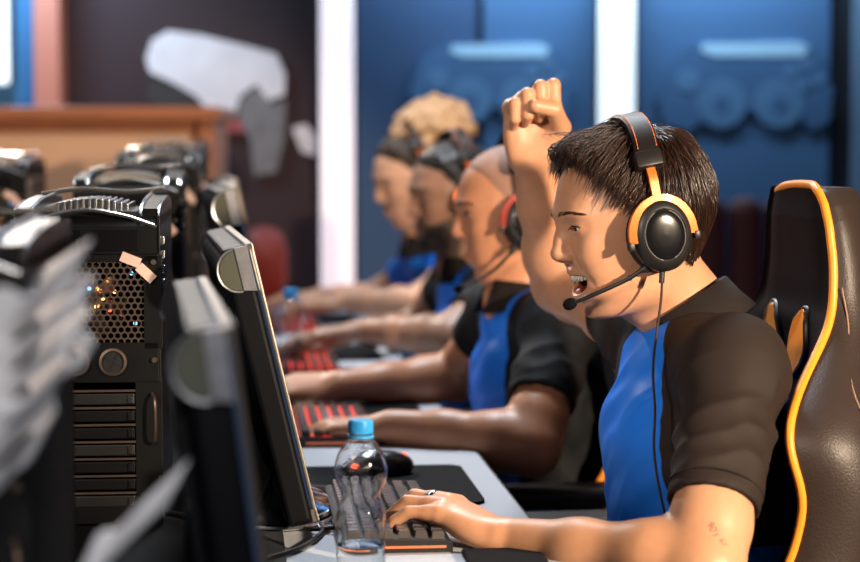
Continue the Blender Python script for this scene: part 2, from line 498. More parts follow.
def make_body(name, S, skin, mouth_m, res, fine):
    """one continuous surface: head, neck, trunk, arms, hands"""
    lo, hi = S['box']
    f = Field(axis(lo[0], hi[0], res, fine.get('x', ())), axis(lo[1], hi[1], res, fine.get('y', ())), axis(lo[2], hi[2], res, fine.get('z', ())))
    M = S['head']; A, o = M
    fw, lf = S['fwd'], S['left']; mid = (S['SL'] + S['SR']) / 2
    up = V(0, 0, 1)
    # trunk
    R = np.stack([fw, lf, up], 1).astype(np.float32)
    f.ell(mid - up * .15 - fw * .025, (.080, .130, .15), .03, R=R)
    f.ell(mid - up * .33 - fw * .02, (.085, .128, .19), .05, R=R)
    f.cone(S['SL'] - up * .012, S['SR'] - up * .012, .038, .038, .02)
    f.cone(mid - up * .48 + lf * .08, mid - up * .48 - lf * .08, .10, .10, .05)
    nb = S['neck']
    for s in ('SL', 'SR'): f.cone(nb - up * .055, S[s] - up * .014, .036, .034, .02)
    top = A @ V(-.016, 0, -.045) + o
    f.cone(nb - (top - nb) * .3, top, S.get('rn', .057), S.get('rn', .057) * .93, .02)
    f.cone(A @ V(.012, 0, -.085) + o, nb + fw * .030, .020, .020, .03)
    # legs
    for s in (1, -1):
        hip = mid - up * .50 + lf * (.085 * s); knee = hip + fw * .40 + lf * (.07 * s) + up * .0
        f.chain([hip, knee], [.082, .056], .04)
        f.chain([knee, knee - fw * .02 - up * (knee[2] - .09)], [.055, .036], .03)
    arm(f, S['SL'], S['EL'], S['WL'], **S.get('armL', {})); arm(f, S['SR'], S['ER'], S['WR'], **S.get('armR', {}))
    J = {}
    for h in ('L', 'R'):
        J[h] = build_hand(f, S['H' + h], S['bend' + h], S.get('spread' + h), S.get('thumb' + h), k=max(.0035, res * .5), sc=S.get('sc' + h, 1.), fat=S.get('fat' + h, 1.))
    build_head(f, M, S.get('mouth', 0), S.get('squint', 1.))
    v, q = f.mesh()
    v = relax(v, q, 1, .45)
    L = to_local(M, v)
    x, y, z = L[:, 0], L[:, 1], L[:, 2]
    if S.get('mouth', 0) > 0:
        t = np.clip(np.abs(y) / .0340, 0, 1)
        du = np.hypot(z - (-.0280 + .0050 * t * t), x - (.0900 - 17 * y * y))
        dl = np.hypot(z - (-.0600 + .0365 * t ** 2.3), x - (.0875 - 17 * y * y))
        d = np.minimum(du, dl)
        lip = np.clip(1.25 - d / .0050, 0, 1) * (np.abs(y) < .0345) * (x > .055)
        zz = z - 7 * y * y
        inner = np.clip((1.16 - ((zz + .0440) / .0130) ** 2 - (y / .0330) ** 2) / .2, 0, 1) * np.clip((.0885 - 17 * y * y - x) / .002, 0, 1) * (x > .03)
    else:
        d = np.minimum(np.hypot((z + .0395), (x - .0900 + 15 * y * y)), np.hypot(z + .0495, x - .0885 + 15 * y * y))
        lip = np.clip(1.3 - d / .0058, 0, 1) * (np.abs(y) < .024) * (x > .07)
        inner = np.zeros(len(v))
    base = S['base']
    ob = np_mesh(name, v, q, [skin], None, {'lip': lip, 'inner': inner}, base)
    return ob, (v, q), J
def rel(o, parent):
    """parent keeping world place (parents here are only moved, never turned)"""
    o.parent = parent; o.location = o.location - parent.location
    return o
def make_shirt(S, body, mats, res, name='polo_shirt', hem=.62, panel=None, folds=.004, bottom=.46):
    lo, hi = S['box']
    f = Field(axis(lo[0] , hi[0], res), axis(lo[1], hi[1], res), axis(lo[2], hi[2] , res))
    fw, lf = S['fwd'], S['left']; up = V(0, 0, 1); mid = (S['SL'] + S['SR']) / 2
    R = np.stack([fw, lf, up], 1).astype(np.float32)
    f.ell(mid - up * .13 - fw * .015, (.106, .160, .165), .03, R=R)
    f.ell(mid - up * .36 - fw * .030, (.126, .160, .21), .06, R=R)
    f.cone(mid - up * .47 + lf * .075, mid - up * .47 - lf * .075, .118, .118, .05)
    nb = S['neck']
    for s in ('SL', 'SR'):
        f.cone(nb - up * .046, S[s] - up * .006, .044, .047, .03)
    f.cone(S['SL'] - up * .01, S['SR'] - up * .01, .052, .052, .03)
    for s, e in (('SL', 'EL'), ('SR', 'ER')):
        a = S[s]; d = (S[e] - a) * S.get('hem' + s[1], hem); ax_ = unit(d).astype(np.float32)
        E = a + d
        rs = S.get('sleeve' + s[1], .050)
        g = Field(*f.ax)
        g.F[:] = .3
        g.limb([a - d * .02, a + d * .45, E + ax_ * .05], [.053, .0520, rs], .0)
        g.put(lambda x, y, z: ((x - E[0]) * ax_[0] + (y - E[1]) * ax_[1] + (z - E[2]) * ax_[2]), E, .16, .004, 'and') if False else None
        cut = ((g.ax[0][:, None, None] - E[0]) * ax_[0] + (g.ax[1][None, :, None] - E[1]) * ax_[1] + (g.ax[2][None, None, :] - E[2]) * ax_[2])
        g.F = np.maximum(g.F, cut.astype(np.float32))
        hw = S.get('hollow', .0055); g.cone(E - ax_ * .035, E + ax_ * .02, rs - hw - .002, rs - hw, .002, 'cut')
        f.F = smin(f.F, g.F, .035)
        del g, cut
    # neck opening
    M = S['head']; top = M[0] @ V(-.016, 0, -.045) + M[1]
    n = unit(top - nb).astype(np.float32)
    f.cone(nb + n * .0, nb + n * .12, .058, .060, .006, 'cut')
    cz = f.ax[2][None, None, :] - (mid[2] - bottom)
    f.F = np.maximum(f.F, -cz)
    v, q = f.mesh(); v = relax(v, q, 1, .5)
    nrm = vnormals(v, q)
    P = (v - mid) @ R          # forward, left, up about the shoulders
    from mathutils import noise
    disp = np.array([noise.noise(Vector((p[0] * 16 + p[2] * 9, p[1] * 16 - p[2] * 12, p[2] * 18 - p[0] * 20))) * 1.0
                     + .8 * (1 - abs(noise.noise(Vector((p[0] * 17 + p[1] * 9 + 4, p[2] * 20 - p[1] * 15, p[0] * 6 + 9)))) * 2.2) for p in P.tolist()])
    fade = np.clip((.02 - P[:, 2]) / .08, .12, 1)
    for s, e in (('SL', 'EL'), ('SR', 'ER')):
        a = S[s]; d = (S[e] - a) * S.get('hem' + s[1], hem); u_ = unit(d)
        h_ = (v - a - d) @ u_; near = np.linalg.norm(v - a - d, axis=1) < .12
        fade = np.where(near, fade * np.clip((-h_ - .012) / .03, 0, 1), fade)
    v = v + nrm * (disp * folds * fade)[:, None]
    pan = panel(P[:, 0], P[:, 1], P[:, 2])
    ob = np_mesh(name, v, q, mats, None, {'panel': pan}, S['base'])
    return ob
def make_collar(S, mat_, centre_, normal, r0, r1, h, name='collar', tip=.02, yawf=None):
    """fold-over knit collar round the neck, open at the throat"""
    n = unit(normal); fw = unit(S['fwd'] - n * float(np.dot(S['fwd'], n))); lf = np.cross(n, fw)
    c = np.array(centre_, float)
    N = 48; rows = []
    for i in range(N + 1):
        a = math.radians(24 + (360 - 48) * i / N)        # starts and ends at the throat
        d = fw * math.cos(a) * 1.0 + lf * math.sin(a)
        e = math.exp(-((min(i, N - i) / 7.) ** 2))
        ty = h + tip * e
        wob = .0015 * math.sin(i * .9)
        row = []
        for (r, z) in ((r0 - .004, -h * .25), (r0 - .0025, 0), (r0, .003), (r0 + .003, .0015), (r0 * .5 + r1 * .5 + .003 + wob, -ty * .55), (r1 + .004 + wob, -ty), (r1, -ty - .0005), (r0 * .5 + r1 * .5 - .001, -ty * .5), (r0 + .000, -ty * .1)):
            row.append(c + d * r * np.array([1, 1, 1]) + n * z - fw * 0)
        rows.append(row)
    bm = bmesh.new()
    vs = [[bm.verts.new(Vector(p)) for p in r] for r in rows]
    m = len(vs[0])
    for A, B in zip(vs[:-1], vs[1:]):
        for i in range(m):
            bm.faces.new((A[i], A[(i + 1) % m], B[(i + 1) % m], B[i]))
    bm.faces.new(vs[0][::-1]); bm.faces.new(vs[-1])
    o = from_bm(name, bm, mat_, None, smooth=True)
    return o
# ---- hair
HL_X = [-.10, -.085, -.05, -.03, -.012, .0, .012, .03, .045, .058, .068, .078, .09]
HL_Z = [-.045, -.055, -.045, -.005, .022, .026, .028, .060, .080, .095, .103, .108, .114]
def hair_region(L, drop=0.):
    return L[:, 2] - (np.interp(L[:, 0], HL_X, HL_Z) - drop)
def scalp_hit(dirs, off=0.):
    """radial points on the scalp from the skull centre"""
    c = np.array([0, 0, .03]); lo = np.full(len(dirs), .03); hi = np.full(len(dirs), .16)
    for _ in range(22):
        m = (lo + hi) / 2; p = c + dirs * m[:, None]
        d = scalp(p[:, 0].astype(np.float32), p[:, 1].astype(np.float32), p[:, 2].astype(np.float32)) - off
        lo = np.where(d < 0, m, lo); hi = np.where(d < 0, hi, m)
    return c + dirs * lo[:, None]
def scalp_grad(p, e=.0015):
    f = lambda q: scalp(q[:, 0].astype(np.float32), q[:, 1].astype(np.float32), q[:, 2].astype(np.float32)).astype(float)
    g = np.stack([f(p + np.eye(3)[i] * e) - f(p - np.eye(3)[i] * e) for i in range(3)], 1)
    return g / (np.linalg.norm(g, axis=1, keepdims=True) + 1e-9), f(p)
def hair_cap(name, M, mat_, off=.003, drop=0., base=None, nu=120, nv=80, region=hair_region, bumpy=0., fade=.006):
    th = np.linspace(0, 2 * PI, nu, endpoint=False); ph = np.linspace(.001, PI * .86, nv)
    T, Ph = np.meshgrid(th, ph, indexing='ij')
    d = np.stack([np.sin(Ph) * np.cos(T), np.sin(Ph) * np.sin(T), np.cos(Ph)], -1).reshape(-1, 3)
    p = scalp_hit(d, off)
    if bumpy:
        from mathutils import noise
        p = p + d * np.array([noise.noise(Vector(q) * 60) * bumpy for q in p.tolist()])[:, None]
    r = region(p, drop)
    # edge thins into the skin
    p = p - d * (np.clip(1 - r / fade, 0, 1) * (off + .0005))[:, None]
    idx = np.arange(nu * nv).reshape(nu, nv)
    q = np.stack([idx[:, :-1], np.roll(idx, -1, 0)[:, :-1], np.roll(idx, -1, 0)[:, 1:], idx[:, 1:]], -1).reshape(-1, 4)
    keep = (r[q] > -.004).sum(1) >= 3
    q = q[keep][:, ::-1]
    w = p @ M[0].T + M[1]
    return np_mesh(name, w, q, mat_, None, None, base)
def hair_strands(M, n, rnd, length, lift, flow, region=hair_region, width=.0007, drop=0., steps=10):
    """locks of hair combed over the scalp; returns verts, quads"""
    d = rnd.normal(size=(n * 4, 3)); d /= np.linalg.norm(d, axis=1, keepdims=True)
    p = scalp_hit(d); ok = region(p, drop) > 0
    p = p[ok][:n]; n = len(p)
    L = length(p) * rnd.uniform(.75, 1.15, n); lf = lift(p) * rnd.uniform(.35, 1.1, n)
    wob = rnd.normal(size=(n, 3)) * .05
    from mathutils import noise
    cl = np.array([noise.noise_vector(Vector(q) * 70) for q in p.tolist()]) * .22
    clump = lambda r: cl
    path = [p.copy()]; st = L / steps
    root = p.copy(); cur = p.copy()
    for i in range(steps):
        t = (i + 1) / steps
        g, dist = scalp_grad(cur)
        fl = flow(cur, root) + wob + clump(root)
        fl = fl - g * np.sum(fl * g, 1, keepdims=True)
        fl /= (np.linalg.norm(fl, axis=1, keepdims=True) + 1e-9)
        cur = cur + fl * st[:, None]
        g, dist = scalp_grad(cur)
        want = lf * min(1, t * 2.6) * (1 - .45 * t * t) + .0015
        cur = cur + g * (want - dist)[:, None]
        path.append(cur.copy())
    path = np.stack(path, 1)
    for _ in range(4): path[:, 1:-1] = path[:, 1:-1] * .5 + (path[:, :-2] + path[:, 2:]) * .25                       # n, steps+1, 3
    return tubes(path, width * rnd.uniform(.6, 1.3, n), M)
def tubes(path, w, M):
    n, s, _ = path.shape
    tan = np.gradient(path, axis=1); tan /= (np.linalg.norm(tan, axis=2, keepdims=True) + 1e-9)
    ref = np.array([.31, .57, .76]); a = np.cross(tan, ref); a /= (np.linalg.norm(a, axis=2, keepdims=True) + 1e-9); b = np.cross(tan, a)
    t = np.linspace(0, 1, s); prof = np.clip(1.15 - t ** 2.2, .12, 1)
    rr = w[:, None] * prof[None]
    ring = [path + (a * math.cos(k * 2 * PI / 3) + b * math.sin(k * 2 * PI / 3)) * rr[..., None] for k in range(3)]
    v = np.stack(ring, 2)                          # n,s,3,3
    idx = np.arange(n * s * 3).reshape(n, s, 3)
    q = []
    for k in range(3):
        q.append(np.stack([idx[:, :-1, k], idx[:, :-1, (k + 1) % 3], idx[:, 1:, (k + 1) % 3], idx[:, 1:, k]], -1).reshape(-1, 4))
    return v.reshape(-1, 3) @ M[0].T + M[1], np.concatenate(q)
# ---- face parts
def eyes(M, parent, white, gaze=(1, 0, -.15), r=.0118, iris=.0058):
    for s in (1, -1):
        bm = bmesh.new(); c = Vector((.0764, s * .0315, .0264))
        g = Vector(gaze).normalized(); Q = g.to_track_quat('Z', 'Y').to_matrix().to_4x4()
        T = mat4(M) @ Matrix.Translation(c) @ Q
        prof = [(0.00001 + r * math.sin(a), r * math.cos(a)) for a in np.linspace(0, PI, 19)]
        bm_lathe(bm, prof, 24, T, cap=False)
        for f in bm.faces:
            loc = T.inverted() @ f.calc_center_median()
            rad = math.hypot(loc.x, loc.y)
            f.material_index = 0 if loc.z < 0 or rad > iris else (1 if rad > .0024 else 2)
        o = from_bm('eye', bm, white, None, smooth=True)
        rel(o, parent)
def arc_part(name, M, pts, r, mat_, parent, n=18, sides=6):
    bm = bmesh.new()
    T = mat4(M)
    sp = spline([T @ Vector(p) for p in pts], n)
    rr = [r * (.35 + .65 * math.sin(PI * min(.93, max(.07, i / n)))) for i in range(n + 1)]
    bm_tube(bm, sp, rr, sides)
    return rel(from_bm(name, bm, mat_, None, smooth=True), parent)
def lashes_and_brows(M, parent, dark, bvh, brow=True, thick=1., zb=.0435):
    T = mat4(M); Ti = T.inverted(); R3 = T.to_3x3()
    def face(y, z, off):
        h = bvh.ray_cast(T @ Vector((.16, y, z)), R3 @ Vector((-1, 0, 0)))
        return (Ti @ (h[0] + h[1] * off)) if h[0] else Vector((.09, y, z))
    for s in (1, -1):
        pts = []
        for t in np.linspace(-1, 1, 7):
            y = s * (.0315 + t * .0130)
            p = face(y, .0262 + .0012 * t + .0034 * (1 - t * t) + .0003, .0006)
            if p.x < .07: p.x = .0895 - .0085 * t * t - (.0045 if t > 0 else 0) * t
            pts.append(p)
        arc_part('eyelashes', M, pts, .0012 * thick, dark, parent)
        if brow:
            rnd = np.random.RandomState(5); paths = []
            for i in range(90):
                t = rnd.uniform(0, 1); y0 = .011 + .036 * t; z0 = zb + .0040 * math.sin(t * PI * .8) - .002 * t + rnd.uniform(-.0026, .0026) * (1 - .6 * t)
                dy, dz = .75, .35 - .55 * t; P = []
                for k in range(5):
                    p = face(s * (y0 + dy * .0085 * k / 4), z0 + dz * .0085 * k / 4, .0003 + .0009 * math.sin(k / 4 * PI)); P.append(tuple(p))
                paths.append(P)
            vv, qq = tubes(np.array(paths), np.full(90, .00024 * thick), M)
            o = np_mesh('eyebrow', vv, qq, dark, None, None, parent.location); o.parent = parent; o.location = (0, 0, 0)
def teeth(M, parent, m, lower=False):
    def row(name, z0, h, span, xoff, n):
        bm = bmesh.new()
        for i in range(n):
            y = (i - (n - 1) / 2) * span * 2 / n
            x = .0855 + xoff - 17 * y * y
            a = math.atan2(34 * y, 1)
            T = mat4(M) @ Matrix.Translation((x, y, z0 + (5. * y * y if h > 0 else 9. * y * y))) @ Matrix.Rotation(a, 4, 'Z')
            hh = h * (1.12 if abs(i - (n - 1) / 2) < 1 else (.92 if abs(i - (n - 1) / 2) < 2 else 1.0))
            bm_box(bm, (0, 0, -hh / 2 if h > 0 else -hh / 2), (.005, span * 2 / n * .94 / max(.4, math.cos(a)), abs(hh)), .0012, T)
        return rel(from_bm(name, bm, m, None, smooth=True), parent)
    row('upper_teeth', -.0312, .0078, .0275, .0012, 12)
    if lower: row('lower_teeth', -.0580, -.0060, .022, -.0035, 10)
# ---- headset, in head coordinates
def make_headset(M, label, m, group=None, boom=None, cable=None, wide=0., cup_c=(.002, .092, .006), big=1.0, name='headset', topz=.146):
    root = empty(name, mat=mat4(M)); tag(root, label, 'headset', group)
    def add(nm, bm, mt, par=root, smooth=True, angle=40):
        o = from_bm(nm, bm, mt, par, smooth=smooth, angle=angle); return o
    cx, cy, cz = cup_c
    # band: an arch in the y-z plane
    def arch(a, grow=0., dx=0.):
        dx = dx - .014 * max(0, math.sin(a) - .5) * 2
        yy = (cy - .004 + grow) * math.cos(a); zz = .052 + (topz - .052 + grow) * math.sin(a)
        return Vector((cx + dx - .004 + .004 * math.sin(a), yy, zz))
    N = 36
    def strip(a0, a1, w, t, rnd_=.003):
        bm = bmesh.new(); rings = []
        for i in range(N + 1):
            a = a0 + (a1 - a0) * i / N
            pin = arch(a); pout = arch(a, t)
            ww = w(a) if callable(w) else w
            ring = []
            for (u, g) in ((-1, .25), (-.86, 0), (.86, 0), (1, .25), (1, .75), (.8, 1), (-.8, 1), (-1, .75)):
                p = pin.lerp(pout, g); ring.append(bm.verts.new(p + Vector((u * ww / 2, 0, 0))))
            rings.append(ring)
        for A, B in zip(rings[:-1], rings[1:]):
            for k in range(8): bm.faces.new((A[k], A[(k + 1) % 8], B[(k + 1) % 8], B[k]))
        bm.faces.new(rings[0]); bm.faces.new(rings[-1][::-1])
        return bm
    a_ = math.radians(33)
    add('headband', strip(a_, PI - a_, .031, .011), m['leather'])
    for e in (-1, 1):     # stitching along both rims of the pad
        bm = bmesh.new()
        for i in range(40):
            a = a_ + .05 + (PI - 2 * a_ - .1) * i / 40
            p = arch(a, .0113, e * .0118); q = arch(a + .035, .0113, e * .0118)
            bm_tube(bm, [p, q], .0006, 5)
        add('stitching', bm, m['accent'], angle=None)
    for s in (1, -1):
        aa = math.radians(30) if s > 0 else PI - math.radians(30)
        bm = bmesh.new()
        p = arch(aa, .004); tdir = (arch(aa + .02 * s, .004) - arch(aa - .02 * s, .004)).normalized()
        nrm = Vector((0, s, .5)).normalized(); nrm = (nrm - tdir * nrm.dot(tdir)).normalized(); xx = Vector((1, 0, 0))
        T = Matrix((xx, nrm, tdir)).transposed().to_4x4(); T.translation = p
        bm_box(bm, (0, .001, -.004), (.034, .016, .022), .003, T)
        add('band_slider', bm, m['plastic'])
        # yoke: stem and fork round the upper half of the cup
        bm = bmesh.new()
        top = Vector((cx, s * (cy + .004), cz + .0475 * big))
        ps = [p - tdir * .010 + nrm * .001, (p + top) / 2 + nrm * .003 - tdir * .004, top]
        rings = []
        for pnt in spline(ps, 8):
            ring = [bm.verts.new(pnt + Vector((u * .0052, v * .0024, 0))) for u, v in ((-1, -1), (1, -1), (1, 1), (-1, 1))]
            rings.append(ring)
        for A, B in zip(rings[:-1], rings[1:]):
            for k in range(4): bm.faces.new((A[k], A[(k + 1) % 4], B[(k + 1) % 4], B[k]))
        bm.faces.new(rings[0]); bm.faces.new(rings[-1][::-1])
        K = 30; rings = []
        for i in range(K + 1):
            a = math.radians(-6) + math.radians(192) * i / K
            e = abs(i / K - .5) * 2
            ro = .0475 * big - .002 * e; ri = ro - (.0125 - .003 * e)
            ring = []
            for rr, yo in ((ri, .0), (ro, .0), (ro, .006), (ri, .0075)):
                ring.append(bm.verts.new(Vector((cx + rr * math.cos(a) * .94, s * (cy + .0035 + yo), cz + rr * math.sin(a) * 1.02))))
            rings.append(ring)
        for A, B in zip(rings[:-1], rings[1:]):
            for k in range(4): bm.faces.new((A[k], A[(k + 1) % 4], B[(k + 1) % 4], B[k]))
        bm.faces.new(rings[0]); bm.faces.new(rings[-1][::-1])
        yk = add('yoke', bm, m['accent'], angle=35)
        for e in (-1, 1):
            bm = bmesh.new()
            bm_box(bm, (cx + e * .0415 * big, s * (cy + .006), cz - .007), (.008, .010, .010), .0018)
            add('hinge', bm, m['plastic'], yk)
        # cup
        bm = bmesh.new()
        T = Matrix.Translation((cx, s * cy, cz)) @ Matrix.Rotation(-s * PI / 2, 4, 'X') @ Matrix.Diagonal((big, big * 1.2, 1, 1))
        bm_lathe(bm, [(.0001, -.012), (.030, -.012), (.0355, -.010), (.0372, -.002), (.0365, .006), (.0335, .0115), (.0285, .0150), (.0265, .0156), (.0255, .0142), (.0001, .0142)], 48, T, cap=False)
        cup = add('ear_cup', bm, m['plastic'], angle=50)
        bm = bmesh.new()
        bm_lathe(bm, [(.0001, .0172), (.010, .0170), (.018, .0163), (.0235, .0150), (.0250, .0138)], 48, T, cap=False)
        add('cover_plate', bm, m['gloss'], cup, angle=None)
        bm = bmesh.new()
        T2 = Matrix.Translation((cx - .001, s * (cy - .019), cz)) @ Matrix.Rotation(-s * PI / 2, 4, 'X') @ Matrix.Diagonal((big, big * 1.2, 1, 1))
        bm_lathe(bm, [(.020, -.008), (.026, -.0105), (.034, -.0085), (.0385, -.002), (.0385, .003), (.035, .0085), (.028, .009), (.020, .009)], 44, T2, cap=False)
        add('ear_cushion', bm, m['cushion'], cup, angle=None)
    inv = mat4(M).inverted()
    if boom:
        pts = [inv @ p for p in boom]
        bm = bmesh.new()
        sp = spline(pts, 30)
        rr = [.0062 if i < 5 else (.0062 - (i - 5) * .0008 if i < 9 else .0027) for i in range(31)]
        bm_tube(bm, sp, rr, 10)
        b = add('microphone_boom', bm, m['plastic'], angle=None)
        bm = bmesh.new()
        d = (sp[-1] - sp[-3]).normalized(); Q = d.to_track_quat('Z', 'Y').to_matrix().to_4x4(); Q.translation = sp[-1]
        bm_lathe(bm, [(.0001, -.008), (.0045, -.0075), (.0066, -.004), (.0073, .001), (.0066, .005), (.0042, .0078), (.0001, .0085)], 20, Q, cap=False)
        add('microphone', bm, m['foam'], b, angle=None)
        bm = bmesh.new(); k = 14
        bm_tube(bm, [sp[k], sp[k].lerp(sp[k + 1], .6)], .0036, 10); add('boom_joint', bm, m['plastic'], b)
    if cable:
        pts = [inv @ p for p in cable]
        bm = bmesh.new(); bm_tube(bm, spline(pts, 60), .0016, 7)
        c = add('cable', bm, m['cable'], angle=None)
        bm = bmesh.new(); d = (pts[1] - pts[0]).normalized()
        bm_tube(bm, [pts[0] - d * .002, pts[0] + d * .012], .0034, 10); add('cable_relief', bm, m['plastic'], c)
    return root
# ------------------------------------------------------------------ materials
M = {}
M['skin1'] = skin_mat('warm_skin', (.56, .285, .165), (.48, .14, .105))
M['skin2'] = skin_mat('tan_skin', (.53, .235, .125), (.45, .16, .12))
M['skin3'] = skin_mat('brown_skin', (.33, .175, .115), (.26, .10, .08))
M['skin4'] = skin_mat('fair_skin', (.62, .34, .22), (.55, .20, .16))
M['mouth'] = mat('mouth_inside', (.22, .035, .03), .35)
M['teeth'] = mat('tooth_enamel', (.86, .80, .70), .22, coat=.3)
M['eye_white'] = mat('eye_white', (.72, .68, .64), .12, coat=.6)
M['iris'] = mat('dark_iris', (.035, .018, .010), .12, coat=.6)
M['pupil'] = mat('pupil', (.004, .004, .004), .08, coat=.6)
M['hair1'] = mat('black_brown_hair', (.034, .0145, .0085), .34, spec=.6, rvar=.05, nscale=300)
M['hair2'] = mat('shaved_brown_hair', (.30, .16, .115), .65, noise=.3, nscale=700)
M['hair3'] = mat('black_hair', (.012, .010, .009), .5)
M['hair4'] = mat('curly_fair_hair', (.50, .30, .16), .5, noise=.3, nscale=60)
M['beard'] = mat('grey_beard', (.085, .055, .042), .7, noise=.3, nscale=500)
M['orange'] = mat('orange_anodised_metal', (.72, .14, .015), .38, metal=.25, coat=.1)
M['leather'] = mat('black_leatherette', (.011, .008, .0075), .45, spec=.3, bump=.25, bscale=900)
M['plastic'] = mat('black_plastic', (.012, .011, .011), .42, rvar=.08, nscale=120)
M['gloss'] = mat('black_glossy_cap', (.006, .006, .007), .20, spec=.4, coat=.1)
M['cushion'] = mat('black_velour', (.012, .011, .011), .8)
M['foam'] = mat('black_foam', (.004, .004, .005), .9, spec=.12, bump=.5, bscale=1800)
M['cable'] = mat('dark_braided_cable', (.030, .016, .015), .6, bump=.4, bscale=2500)
M['silver'] = mat('polished_silver', (.75, .73, .70), .18, metal=1.)
M['nail'] = mat('finger_nail', (.66, .40, .31), .25, coat=.3)
def shirt_mat(name, base, blue):
    m = mat_mask(name, 'panel', -.0012, .0012, base, blue, .72, .5, spec=.28, bump=.22, bscale=1500., noise=.12, nscale=500.)
    return m
BLUE = (.014, .20, .90)
M['shirt'] = shirt_mat('polo_lit_black_and_blue', (.021, .0135, .011), BLUE)  # black cloth, browned by warm lamp light put into its colour
M['collar'] = mat('black_rib_knit', (.013, .009, .008), .75, spec=.3, bump=.5, bscale=1600)
M['trousers'] = mat('dark_cotton', (.012, .013, .018), .85)
HS = dict(leather=M['leather'], plastic=M['plastic'], gloss=M['gloss'], cushion=M['cushion'], foam=M['foam'], cable=M['cable'], accent=M['orange'])
def trousers(S, parent, mt):
    fw, lf = S['fwd'], S['left']; up = V(0, 0, 1); mid = (S['SL'] + S['SR']) / 2
    bm = bmesh.new()
    res = .012
    lo, hi = S['box']
    f = Field(axis(lo[0] - .1, hi[0] + .12, res), axis(lo[1] - .05, hi[1] + .05, res), axis(.06, .62, res))
    f.cone(mid - up * .48 + lf * .08, mid - up * .48 - lf * .08, .118, .118, .03)
    for s in (1, -1):
        hip = mid - up * .50 + lf * (.085 * s); knee = hip + fw * .40 + lf * (.07 * s)
        f.chain([hip, knee], [.102, .076], .04)
        f.chain([knee, knee - fw * .02 - up * (knee[2] - .13)], [.074, .060], .03)
    v, q = f.mesh(); bm.free()
    o = np_mesh('trousers', v, q, mt, None, None, S['base']); o.parent = parent; o.location = (0, 0, 0)
    for s in (1, -1):
        hip = mid - up * .50 + lf * (.085 * s); a = hip + fw * .38 + lf * (.07 * s)
        f = Field(axis(a[0] - .3, a[0] + .3, res * .8), axis(a[1] - .3, a[1] + .3, res * .8), axis(-.02, .2, res * .8))
        h = V(a[0], a[1], .055); t = h + fw * .15
        f.cone(h, t - up * .012, .052, .042, .02); f.cone(h + up * .05, h, .048, .05, .02)
        f.F = np.maximum(f.F, (.002 - f.ax[2])[None, None, :])
        v, q = f.mesh(); o = np_mesh('shoe', v, q, M['plastic'], None, None, S['base']); o.parent = parent; o.location = (0, 0, 0)
